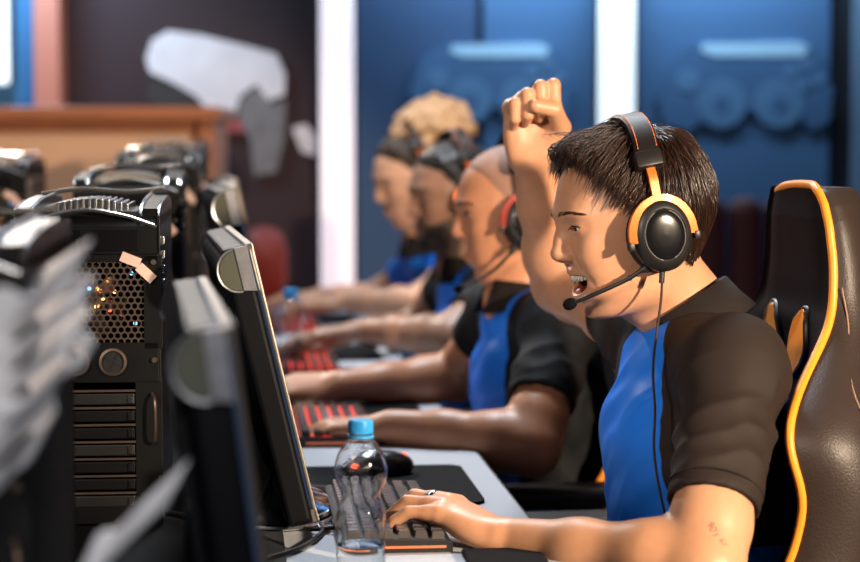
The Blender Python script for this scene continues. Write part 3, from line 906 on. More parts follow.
# ------------------------------------------------------------------ the man with the raised fist
def main_person():
    S = {}
    yaw = math.radians(17); S['fwd'] = V(-math.cos(yaw), -math.sin(yaw), 0); S['left'] = V(math.sin(yaw), -math.cos(yaw), 0)
    A = lambda *p: npv(at(*p))
    S['SL'] = A(734, 366, 2.29); S['SR'] = A(646, 326, 2.60)
    S['EL'] = A(704, 568, 2.13); S['WL'] = A(508, 540, 2.255)
    S['ER'] = A(562, 284, 2.86); S['WR'] = A(531, 154, 2.72)
    S['neck'] = A(692, 318, 2.475)
    S['head'] = head_frame(at(637, 236, 2.45), math.radians(14), math.radians(10), math.radians(0))
    S['base'] = (float(S['neck'][0]), float(S['neck'][1]), 0.0)
    S['mouth'] = 1.; S['squint'] = .95; S['rn'] = .056
    S['armL'] = dict(ru=.046, re=.040, rw=.0255); S['armR'] = dict(ru=.046, re=.040, rw=.026)
    # raised fist, palm side to the camera
    S['fatR'] = 1.09
    S['scR'] = .95
    S['HR'] = hand_frame(at(530.5, 162, 2.718), (-.02, -.06, 1), (-.12, 1, .0), False)
    S['bendR'] = {'index': (62, 104, 62), 'middle': (70, 103, 62), 'ring': (76, 102, 62), 'pinky': (80, 100, 60)}
    S['thumbR'] = [(.018, .022, -.010), (.050, .040, -.026), (.076, .026, -.052), (.082, -.002, -.060)]
    # left hand on the keys
    S['HL'] = hand_frame(at(503, 538, 2.257), (-.0600, .040, .026), (.10, .02, 1), True)
    S['bendL'] = {'index': (14, 46, 24), 'middle': (15, 46, 24), 'ring': (16, 44, 22), 'pinky': (18, 36, 20)}; S['scL'] = .95
    S['spreadL'] = {'index': 8, 'middle': 2, 'ring': -7, 'pinky': -22}
    S['thumbL'] = [(.016, .022, -.010), (.044, .042, -.018), (.070, .050, -.022), (.092, .046, -.026)]
    S['box'] = ((-.10, 2.02, -.02), (.56, 3.0, 1.40))
    f = FINE
    fine = {'x': ((.10, .20, f), (.0, .10, f * 1.25), (.20, .36, f * 1.4)), 'y': ((2.34, 2.56, f * 1.25), (2.22, 2.34, f * 1.3), (2.62, 2.76, f * 1.3)), 'z': ((.735, .80, f * 1.25), (.97, 1.24, f), (1.24, 1.32, f * 1.25))}
    body, (v, q), J = make_body('person', S, M['skin1'], M['mouth'], .006 if f < .002 else .008, fine)
    tag(body, 'laughing young man in a blue and black polo raising one fist', 'person', 'players at the long desk')
    from mathutils.bvhtree import BVHTree
    bvh = BVHTree.FromPolygons([tuple(p) for p in v.tolist()], [tuple(p) for p in q.tolist()])
    hd = S['head']
    eyes(hd, body, [M['eye_white'], M['iris'], M['pupil']], gaze=(1, 0, -.1))
    lashes_and_brows(hd, body, M['hair1'], bvh)
    teeth(hd, body, M['teeth'])
    # hair
    hc = hair_cap('hair', hd, M['hair1'], .0045, 0., S['base'], 160, 100); hc.parent = body; hc.location = (0, 0, 0)
    rnd = np.random.RandomState(3)
    def flow(p, root):
        fx = np.clip((root[:, 0] + .028) / .04, -1, 1)
        back = fx < 0
        side = np.sign(root[:, 1]) * np.clip(np.abs(root[:, 1]) / .05, 0, 1)
        d = np.stack([np.where(back, fx * .55, fx * 1.0), side * .45, -.25 - .75 * np.clip((.13 - p[:, 2]) / .08, 0, 1) * np.where(back, 1.15, .62)], 1)
        return d
    ln = lambda p: np.clip(.011 + .82 * hair_region(p), .010, .07)
    lf = lambda p: .006 + .010 * np.clip((p[:, 2] - .03) / .09, 0, 1) + .008 * np.clip(p[:, 0] / .06, 0, 1) + .006 * np.clip(p[:, 0] / .03, 0, 1) * np.clip((p[:, 2] - .095) / .02, 0, 1) - .002 * np.clip(-p[:, 0] / .06, 0, 1)
    parts = [hair_strands(hd, 8000, rnd, ln, lf, flow, width=.00055), hair_strands(hd, 1200, rnd, lambda p: ln(p) * 1.08, lambda p: lf(p) * 1.12 + .001, flow, width=.0008)]
    # tuft lifted at the front and a few stray hairs
    paths = []
    for i in range(150):
        x0 = rnd.uniform(.03, .064); y0 = rnd.uniform(-.035, .045)
        p = scalp_hit(np.array([[x0, y0, .13 - .03 - x0 * .5]]) / np.linalg.norm([x0, y0, .1 - x0 * .5]))[0]
        L = rnd.uniform(.014, .030); up0 = rnd.uniform(.1, .9)
        P = [p + np.array([L * t * (1.0), y0 * .3 * t, L * (up0 * t - (up0 * .6 + .75) * t * t) + .006 * min(1, t * 3)]) for t in np.linspace(0, 1, 11)]
        paths.append(P)
    for i in range(9):
        x0 = rnd.uniform(.02, .05); y0 = rnd.uniform(-.02, .03); L = rnd.uniform(.04, .06)
        P = [np.array([x0 + L * math.sin(t * 2.2), y0 + .01 * t, .128 + rnd.uniform(.0, .001) + .016 * math.sin(t * 2.4) - .006 * t * t]) for t in np.linspace(0, 1, 11)]
        paths.append(P)
    parts.append(tubes(np.array(paths), np.concatenate([np.full(150, .0007), np.full(9, .0003)]), hd))
    vs, qs, nv = [], [], 0
    for a, b in parts: vs.append(a); qs.append(b + nv); nv += len(a)
    h = np_mesh('hair_strands', np.concatenate(vs), np.concatenate(qs), M['hair1'], None, None, S['base']); h.parent = body; h.location = (0, 0, 0)
    # shirt
    def panel(fw, lt, up):
        lim = .073 + .030 * np.clip(-up / .2, 0, 1) - 1.1 * np.clip(up + .005, 0, .1)
        front = np.minimum(lim - np.abs(lt), fw + .02)
        back = -.070 - fw - .35 * np.clip(up + .01, -.02, 1) - 3. * np.clip(up - .0, 0, 1)
        side = np.minimum(-.225 - up, .16 - np.abs(lt))
        return np.maximum(np.maximum(front, back), side)
    S['hemL'] = .71; S['hemR'] = .30; S['sleeveL'] = .0515; S['sleeveR'] = .050
    Sb = dict(S); Sb['box'] = ((.14, 2.06, .44), (.52, 2.86, 1.12))
    sh = make_shirt(Sb, body, M['shirt'], SHIRT_RES, panel=panel, folds=.0062); sh.parent = body; sh.location = (0, 0, 0)
    n = np.array([-.53, .10, .83])
    co = make_collar(S, M['collar'], at(684, 304, 2.462), n, .0595, .0715, .046, tip=.018); rel(co, body)
    # hem stitching of the sleeve
    for s in ('L',):
        a = S['S' + s]; d = (S['E' + s] - a) * S['hem' + s]; E = a + d; ax_ = unit(d)
        n1 = unit(np.cross(ax_, [0, 0, 1])); n2 = np.cross(ax_, n1)
        bm = bmesh.new()
        ring = [Vector(E - ax_ * .018 + (n1 * math.cos(t) + n2 * math.sin(t)) * (S['sleeve' + s] + .0012)) for t in np.linspace(0, 2 * PI, 60)]
        bm_tube(bm, ring, .0011, 6); rel(from_bm('hem_seam', bm, M['collar'], None, smooth=True), body)
    trousers(S, body, M['trousers'])
    # rings
    def ring_on(H, jo, seg, t, r, name, wide):
        a = Vector(H[0] @ np.array(jo[seg]) + H[1]); b = Vector(H[0] @ np.array(jo[seg + 1]) + H[1])
        p = a.lerp(b, t); d = (b - a).normalized()
        Q = d.to_track_quat('Z', 'Y').to_matrix().to_4x4(); Q.translation = p
        bm = bmesh.new()
        bm_lathe(bm, [(r - .0004, -wide / 2), (r + .0011, -wide / 2 * .9), (r + .0014, 0), (r + .0011, wide / 2 * .9), (r - .0004, wide / 2)], 32, Q, cap=False)
        bm_lathe(bm, [(r - .0004, -wide / 2), (r - .0006, 0), (r - .0004, wide / 2)], 32, Q, cap=False)
        o = from_bm(name, bm, M['silver'], None, smooth=True)
        return o
    r1 = ring_on(S['HL'], J['L']['middle'], 0, .42, .0110, 'finger_ring', .0085)
    tag(r1, 'wide silver ring on the finger of the hand over the keyboard', 'ring')
    r2 = ring_on(S['HR'], J['R']['middle'], 0, .80, .0115, 'finger_ring', .0055)
    tag(r2, 'silver ring on the raised fist', 'ring')
    for r_ in (r1, r2):
        c = sum((Vector(v_.co) for v_ in r_.data.vertices), Vector()) / len(r_.data.vertices)
        for v_ in r_.data.vertices: v_.co -= c
        r_.location = c
    # thumb nail and finger nails
    def nail(H, jo, n_, s):
        a = np.array(jo[-2]); b = np.array(jo[-1]); d = unit(b - a)
        out = np.array(n_, float); out = unit(out - d * float(out @ d)); sd = np.cross(d, out)
        bm = bmesh.new()
        R_ = Matrix([[*(H[0] @ d)], [*(H[0] @ sd)], [*(H[0] @ out)]]).transposed().to_4x4()
        R_.translation = Vector(H[0] @ (b + d * .0005 + out * (s * .62)) + H[1])
        bm_sphere(bm, (0, 0, 0), (s * .78, s * .60, s * .30), R_, 16, 10)
        rel(from_bm('finger_nail', bm, M['nail'], None, smooth=True), body)
    nail(S['HR'], J['R']['thumb'], (0, 0, -1), .0086)
    for fn, r in (('pinky', .0058), ('ring', .0064), ('middle', .0067), ('index', .0065)):
        jo = J['L'][fn]; d = unit(np.array(jo[-1]) - np.array(jo[-2])); nail(S['HL'], jo, (d[2] * -1, 0, d[0] * 1.0), r * 1.05)
    # tattoo on the forearm
    cu = bpy.data.curves.new('tattoo', 'FONT'); cu.body = "90's ki"; cu.size = .0135; cu.align_x = 'CENTER'; cu.align_y = 'CENTER'
    tmp = bpy.data.objects.new('tattoo_tmp', cu); COL.objects.link(tmp)
    dg = bpy.context.evaluated_depsgraph_get(); me = bpy.data.meshes.new_from_object(tmp.evaluated_get(dg))
    bpy.data.objects.remove(tmp); bpy.data.curves.remove(cu)
    bm = bmesh.new(); bm.from_mesh(me); bmesh.ops.subdivide_edges(bm, edges=bm.edges, cuts=1)
    c0 = at(716, 534, 2.10); c0 = bvh.ray_cast(CAM, (c0 - CAM).normalized())[0] or c0
    ex = Vector((.42, .0, -.90)).normalized(); nn = (CAM - c0).normalized(); ey = nn.cross(ex).normalized()
    for vv in bm.verts:
        w = c0 + ex * vv.co.x + ey * vv.co.y
        hit = bvh.find_nearest(w)
        vv.co = hit[0] + hit[1] * .0004
    o = from_bm('tattoo', bm, mat('tattoo_ink', (.20, .09, .07), .6), None); rel(o, body); o['label'] = 'small dark lettering tattooed on the forearm'
    # headset
    boom = [at(653, 266, 2.366), at(642, 270, 2.362), at(628, 279, 2.365), at(600, 292, 2.375), at(570, 304, 2.395)]
    cab = [at(662, 273, 2.36), at(661, 300, 2.35), at(655, 345, 2.335), at(653, 375, 2.315), at(655, 410, 2.300), at(654, 450, 2.285), at(660, 492, 2.27), at(672, 540, 2.28), at(690, 600, 2.30)]
    make_headset(hd, 'black headset with orange yokes and boom microphone on the laughing man', HS, 'gaming headsets', boom, cab, topz=.139)
    return S, body
# ------------------------------------------------------------------ the row direction of the desk
O2 = Vector((.1228, 2.456, 0)); E1 = Vector((-.0966, .9953, 0)); E2 = Vector((.9953, .0966, 0))
ROWZ = math.atan2(E1.y, E1.x) - PI / 2           # rotation that turns +y onto the row
TAB = .74
def row(s, t, z=TAB): return O2 + E1 * s + E2 * t + Vector((0, 0, z))
def rowM(s, t, z=TAB, rz=0.):
    return Matrix.Translation(row(s, t, z)) @ Matrix.Rotation(ROWZ + rz, 4, 'Z')   # local x to the players' side (+t), y along the row
def st(p):
    d = Vector((p[0], p[1], 0)) - O2; return d.dot(E1), d.dot(E2)
# ------------------------------------------------------------------ setting
def build_setting():
    def wall(name, c, s, m):
        bm = bmesh.new(); bm_box(bm, (0, 0, 0), s); o = from_bm(name, bm, m); o.location = c; o['kind'] = 'structure'; return o
    mw = mat('dark_maroon_paint', (.030, .012, .018), .75, noise=.2, nscale=3, bump=.1)
    ml = mat('mid_blue_paint', (.062, .145, .30), .7, noise=.12, nscale=2, bump=.1); mn = mat('navy_paint', (.040, .085, .19), .7, noise=.15, nscale=2, bump=.1)
    md = mat('dark_paint', (.012, .014, .022), .8)
    wall('floor', (.2, 2.6, -.05), (7.2, 9.6, .1), mat('dark_carpet', (.010, .012, .020), .9, noise=.3, nscale=60, bump=.3))
    wall('wall_back', (.2, 7.05, 1.6), (7.2, .1, 3.2), md)
    wall('wall_left', (-3.35, 2.6, 1.6), (.1, 9.6, 3.2), md)
    wall('wall_right', (3.75, 2.6, 1.6), (.1, 9.6, 3.2), md)
    wall('ceiling', (.2, 4.6, 3.25), (7.2, 5.6, .1), md)
    k = 7.0 / 2000
    def X(px): return (px - 430) * k
    def panel(name, p0, p1, m, th=.03, z0=0, z1=3.1):
        return wall(name, ((X(p0) + X(p1)) / 2, 7.0 - th / 2 - .001, (z0 + z1) / 2), (X(p1) - X(p0), th, z1 - z0), m)
    panel('trim_1', 70, 318, mw); panel('trim_2', 357, 476, mn); panel('trim_3', 483, 594, ml); panel('trim_4', 633, 826, ml)
    panel('trim_5', 850, 1050, mat('pale_blue_paint', (.16, .24, .36), .7))
    panel('trim_6', -240, 44, mat('blue_paint', (.03, .13, .30), .6))
    panel('trim_7', 45, 69, mat('salmon_paint', (.55, .20, .15), .6), .16)
    # light columns
    def column(p0, p1, col, e, label, z0, z1, nm='light_column'):
        root = empty(nm, ((X(p0) + X(p1)) / 2, 6.93, z0)); tag(root, label, 'light')
        w = X(p1) - X(p0)
        bm = bmesh.new(); bm_box(bm, (0, 0, (z1 - z0) / 2), (w, .06, z1 - z0), .012)
        from_bm('diffuser', bm, mat(nm + '_glow', (.8, .8, .8), .5, emit=col, estr=e), root)
        for s in (-1, 1):
            bm = bmesh.new(); bm_box(bm, (s * (w / 2 + .006), .01, (z1 - z0) / 2), (.012, .05, z1 - z0)); from_bm('edge_rail', bm, md, root)
        return root
    column(322, 355, (1., .76, .86), .70, 'tall pinkish glowing light column between the maroon and navy wall panels', .02, 3.1)
    column(596, 631, (.80, .93, 1.), 1.05, 'tall bluish white glowing light column behind the raised fist and dark hair', .02, 3.1)
    column(0, 16, (.75, .92, 1.), 1.3, 'short white glowing wall lamp on the blue panel beside the salmon post', 1.42, 2.05, 'wall_lamp')
    # pale motif on the dark mural
    def board(label, polys, y=6.955):
        root = empty('wall_mural', (0, 0, 0)); tag(root, label, 'mural'); pts = [p for q in polys for p in q[0]]
        c = at(sum(p[0] for p in pts) / len(pts), sum(p[1] for p in pts) / len(pts), y); root.location = c
        for poly, m, th, nm in polys:
            bm = bmesh.new()
            W = [at(px, py, y) - c for px, py in poly]
            bm_prism(bm, [(w.x, w.z) for w in W], lambda u, v, w: Vector((u, w, v)), -th, .012)
            from_bm(nm, bm, m, root)
        return root
    pl = mat('mural_pale_lilac', (.66, .62, .70), .6, noise=.25, nscale=9); pg = mat('mural_grey', (.16, .15, .17), .7, noise=.5, nscale=14); pd = mat('mural_dark', (.035, .03, .035), .8); pr = mat('mural_red', (.30, .06, .07), .7)
    def disc(cx, cy, rx, ry=None, n=28): return [(cx + rx * math.cos(2 * PI * i / n), cy + (ry or rx) * math.sin(2 * PI * i / n)) for i in range(n)]
    board('pale lilac and grey abstract shapes on the dark maroon wall panel', [
        ([(146, 58), (152, 40), (168, 31), (200, 35), (250, 47), (276, 54), (285, 74), (284, 95), (268, 100), (256, 84), (240, 96), (232, 122), (214, 118), (196, 96), (172, 82), (150, 72)], pl, .004, 'pale_shape'),
        ([(150, 78), (172, 84), (194, 98), (200, 110), (160, 112), (146, 100)], pd, .003, 'dark_shape'),
        ([(240, 100), (258, 86), (272, 104), (286, 100), (284, 140), (276, 172), (254, 176), (250, 140), (238, 116)], pg, .003, 'grey_shape'),
        ([(222, 120), (246, 118), (246, 132), (224, 132)], pr, .002, 'red_shape'),
        ([(292, 128), (306, 124), (317, 138), (317, 156), (302, 152)], pl, .004, 'pale_shape')])
    bl = mat('mural_light_blue', (.42, .62, .80), .6, noise=.2, nscale=8); bm_ = mat('mural_mid_blue', (.055, .130, .27), .65, noise=.2, nscale=8); bq = mat('mural_soft_blue', (.090, .19, .35), .65, noise=.2, nscale=8)
    def motif(label, ox, oy, s, skip=()):
        T = lambda q: [(ox + x * s, oy + y * s) for x, y in q]
        body = [(-78, -34), (-60, -48), (0, -52), (58, -48), (84, -36), (98, 0), (94, 34), (76, 44), (60, 26), (0, 22), (-34, 26), (-56, 44), (-82, 38), (-92, 6)]
        L = [(T(body), bm_, .001, 'motif_body'), (T([(-42, -50), (60, -52), (72, -46), (66, -36), (-30, -36), (-44, -42)]), bl, .004, 'pale_bar')]
        for cx, cy, r in ((-22, 14, 27), (40, 14, 27)):
            L.append((T(disc(cx, cy, r)), bq, .003, 'ring_disc')); L.append((T(disc(cx, cy, 8)), bm_, .005, 'ring_centre'))
        for cx, cy in ((52, -20), (70, -28), (82, -12), (64, -6)): L.append((T(disc(cx, cy, 8)), bq, .004, 'small_disc'))
        for cx, cy in ((-58, -10),): L.append((T(disc(cx, cy, 13)), bq, .004, 'small_disc'))
        board(label, L)
    motif('faded pale blue controller shape on the wall right of the white light column', 742, 90, .93)
    motif('faded pale blue controller shape on the navy wall behind the raised fist', 488, 88, .86)
    # counter at the back left
    root = empty('wooden_counter', (-1.35, 6.2, 0)); tag(root, 'orange wooden counter standing against the dark wall behind the computers', 'counter')
    wood = mat('orange_wood', (.36, .125, .055), .4, noise=.25, nscale=6); pale = mat('pale_peach_panel', (.62, .36, .22), .5, noise=.08, nscale=5)
    x1 = (221 - 430) * 6 / 2000 + 1.35; x0 = -.75; zt = 1.193 + (150 - 107) * 6 / 2000
    B = lambda c, s, bv=.006: bm_box(bmesh.new(), c, s, bv)
    from_bm('counter_top', B(((x0 + x1) / 2, 0, zt - .02), (x1 - x0, .46, .04)), wood, root)
    from_bm('counter_body', B(((x0 + x1) / 2, .02, (zt - .04) / 2), (x1 - x0 - .04, .36, zt - .04)), wood, root)
    from_bm('front_panel', B(((x0 + x1) / 2 - .03, -.165, (zt - .05) / 2), (x1 - x0 - .13, .02, zt - .10), .004), pale, root)
    for xx in (x1 - .045,):
        from_bm('corner_post', B((xx, -.17, (zt - .04) / 2), (.05, .05, zt - .04)), wood, root)
    # dim red things seen small at the back
    red = mat('dark_red_vinyl', (.075, .014, .016), .6); dk = M['plastic']
    def bench(loc, w, label, n):
        r = empty('upholstered_bench', loc); tag(r, label, 'bench')
        from_bm('seat', B((0, 0, .42), (w, .45, .12), .03), dk, r)
        for i in range(n):
            from_bm('back_cushion', B(((i + .5) * w / n - w / 2, .2, .76), (w / n * .93, .12, .56), .04), red, r)
        from_bm('plinth', B((0, 0, .18), (w * .96, .40, .36), .01), dk, r)
    bench(((760 - 430) * 6.2 / 2000, 6.3, 0), 1.05, 'dim red padded bench by the blue wall behind the nearest gaming chair', 9)
    r = empty('red_lamp', ((263 - 430) * 6.6 / 2000, 6.62, 0)); tag(r, 'small round red lamp on a dark stand at the back of the room', 'lamp')
    bm = bmesh.new(); bm_lathe(bm, [(.12, 0), (.12, .02), (.016, .035), (.016, .70)], 24); from_bm('stand', bm, dk, r, True, 40)
    bm = bmesh.new(); bm_lathe(bm, [(.016, .68), (.06, .70), (.078, .76), (.078, .86), (.06, .92), (.02, .94)], 24); from_bm('lamp_shade', bm, mat('red_glow', (.09, .012, .010), .6, emit=(1, .08, .04), estr=.09), r, True)
# ------------------------------------------------------------------ desk
def build_desk():
    s0, s1, t0, t1 = -1.45, 3.35, -1.62, 0.
    root = empty('long_desk', row((s0 + s1) / 2, (t0 + t1) / 2, 0)); root.rotation_euler.z = ROWZ
    tag(root, 'long pale grey desk shared by the players and their computers', 'desk')
    top = mat('pale_grey_laminate', (.50, .52, .57), .55, noise=.12, nscale=420, bump=.12, bscale=700); leg = mat('black_steel', (.015, .015, .017), .4, metal=.4)
    W, L = t1 - t0, s1 - s0
    bm = bmesh.new(); bm_box(bm, (0, 0, TAB - .0175), (W, L, .035), .004); from_bm('tabletop', bm, top, root)
    bm = bmesh.new(); bm_box(bm, (W / 2 + .001, 0, TAB - .0175), (.002, L, .030), 0); from_bm('edge_band', bm, leg, root)
    for j in range(4):
        for e in (-1, 1):
            bm = bmesh.new(); bm_box(bm, (e * (W / 2 - .30), -L / 2 + .25 + j * (L - .5) / 3, (TAB - .035) / 2), (.06, .06, TAB - .035), .004); from_bm('leg', bm, leg, root)
    bm = bmesh.new(); bm_box(bm, (0, 0, TAB - .075), (.05, L - .4, .06), .004); from_bm('crossbar', bm, leg, root)
# ------------------------------------------------------------------ monitors
def build_monitors():
    H, D, TILT = .333, .030, math.radians(13.2)
    frame = mat('black_monitor_plastic', (.003, .0033, .0045), .5, spec=.12, rvar=.06, nscale=60, bump=.08, bscale=900)
    bez = mat('satin_bezel', (.30, .26, .22), .3, metal=.85); scr = mat('dark_screen', (.012, .014, .02), .12, coat=.5, emit=(.25, .45, .9), estr=.10)
    cap = mat('olive_grey_cap', (.075, .078, .058), .32, coat=.3); chrome = mat('brushed_rim', (.62, .62, .66), .28, metal=.9, noise=.35, nscale=90); base = mat('glossy_black_base', (.010, .011, .014), .10, coat=.6)
    def make(label, TILT=TILT, H=H):
        root = empty('monitor'); tag(root, label, 'monitor', 'monitors along the desk')
        Wd = .54; T = Matrix.Translation((0, Wd / 2, .022)) @ Matrix.Rotation(-TILT, 4, 'Y')      # panel frame: x = screen normal, z up the panel
        def add(nm, bm, m, sm=False, par=root): return from_bm(nm, bm, m, par, sm, 40 if sm else None)
        bm = bmesh.new(); bm_box(bm, (-D / 2 - .004, 0, H / 2), (D, Wd, H), .006, T, 3); add('casing', bm, frame)
        bm = bmesh.new(); bm_prism(bm, [(-D, .05), (-D - .014, .08), (-D - .018, .2), (-D - .010, .30), (-D, .325)], lambda u, v, w: T @ Vector((u, w, v)), -Wd / 2 + .03, Wd / 2 - .03); add('back_cover', bm, frame)
        bm = bmesh.new()
        for c, s in (((-.001, 0, H - .004), (.009, Wd, .008)), ((-.001, 0, .008), (.009, Wd, .016)), ((.0005, -Wd / 2 + .003, H / 2), (.005, .006, H)), ((.0005, Wd / 2 - .003, H / 2), (.005, .006, H))): bm_box(bm, c, s, .0015, T)
        add('bezel', bm, bez)
        bm = bmesh.new(); bm_box(bm, (-.002, 0, H / 2 + .004), (.004, Wd - .018, H - .03), 0, T); add('screen', bm, scr)
        # rounded speaker roll along the top edge of the back, with flat end caps
        poly = [(.0 - .006, -.008 + 0)] ; R = .025; zc = H - R - .002
        poly = [(-.008, zc + R)] + [(-.020 - R * .95 * math.sin(a), zc + R * math.cos(a)) for a in np.linspace(0, PI, 16)] + [(-.008, zc - R)]
        bm = bmesh.new(); bm_prism(bm, poly, lambda u, v, w: T @ Vector((u, w, v)), -Wd / 2 + .002, Wd / 2 - .002); rl = add('speaker_roll', bm, frame)
        for e in (-1, 1):
            bm = bmesh.new(); bm_prism(bm, [(u * .93 - .001, zc + (v - zc) * .93) for u, v in poly[1:-1]], lambda u, v, w: T @ Vector((u, w, v)), e * (Wd / 2 - .002), e * (Wd / 2 + .0025)); add('end_cap', bm, cap, False, rl)
            bm = bmesh.new(); bm_prism(bm, [(-.019, zc + R * 1.03), (-.004, zc + R * 1.03), (-.004, zc - R * 1.1), (-.019, zc - R * .95)], lambda u, v, w: T @ Vector((u, w, v)), e * (Wd / 2 - .003), e * (Wd / 2 + .0045)); add('cap_rim', bm, chrome, False, rl)
            bm = bmesh.new(); bm_tube(bm, [T @ Vector((u, e * (Wd / 2 + .001), v)) for u, v in poly[1:-1]], .0014, 6); add('rim_wire', bm, chrome, True, rl)
        # stand
        bm = bmesh.new(); Tb = Matrix.Translation((-.035, Wd / 2 - .06, 0)) @ Matrix.Diagonal((.075, .15, 1, 1))
        bm_lathe(bm, [(.0001, 0), (1.0, 0), (1.04, .004), (1.02, .009), (.92, .014), (.5, .018), (.0001, .019)], 48, Tb, cap=False); add('base', bm, base, True)
        Tb2 = Matrix.Translation((-.035, Wd / 2 - .06, .0)) @ Matrix.Diagonal((.0765, .153, 1, 1))
        bm = bmesh.new(); bm_lathe(bm, [(1.03, .002), (1.06, .0045), (1.03, .007)], 48, Tb2, cap=False); add('base_rim', bm, chrome, True)
        bm = bmesh.new(); bm_box(bm, (-.052, Wd / 2, .085), (.03, .075, .15), .006, Matrix.Identity(4)); add('neck', bm, frame)
        # power lead
        bm = bmesh.new(); bm_tube(bm, spline([(-.045, .06, .085), (-.058, .055, .045), (-.075, .05, .018), (-.10, .07, .008), (-.16, .16, .006), (-.25, .25, .006)], 30), .0038, 8); ld = add('power_lead', bm, M['plastic'], True)
        bm = bmesh.new(); bm_box(bm, (0, 0, 0), (.022, .016, .034), .004, Matrix.Translation((-.083, .052, .020)) @ Matrix.Rotation(.9, 4, 'Y')); add('plug', bm, M['plastic'], False, ld)
        return root
    s0, t0 = st(at(317, 527, 2.30))
    proto = make('black monitor seen edge-on just left of the plastic bottle with the blue cap')
    proto.location = row(s0, t0); proto.rotation_euler.z = ROWZ + .05
    # monitors of the next seats along the desk
    for k, lift, lab in ((1, .0, 'out of focus black monitor seen edge-on behind the sharpest monitor'), (2, .0, 'farthest black monitor along the desk, behind two others'), (-1, .0, 'very blurred dark monitor nearest the camera, beside the white cables')):
        c = copy_tree(proto) if k > 0 else make(lab, math.radians(7.5), .312); c['label'] = lab
        c.location = row(s0 + .9 * k, t0 - (.015 if k > 0 else .056)); c.rotation_euler.z = ROWZ + .05
        if k > 0: c.scale = (1.0, 1.0, 1.14)
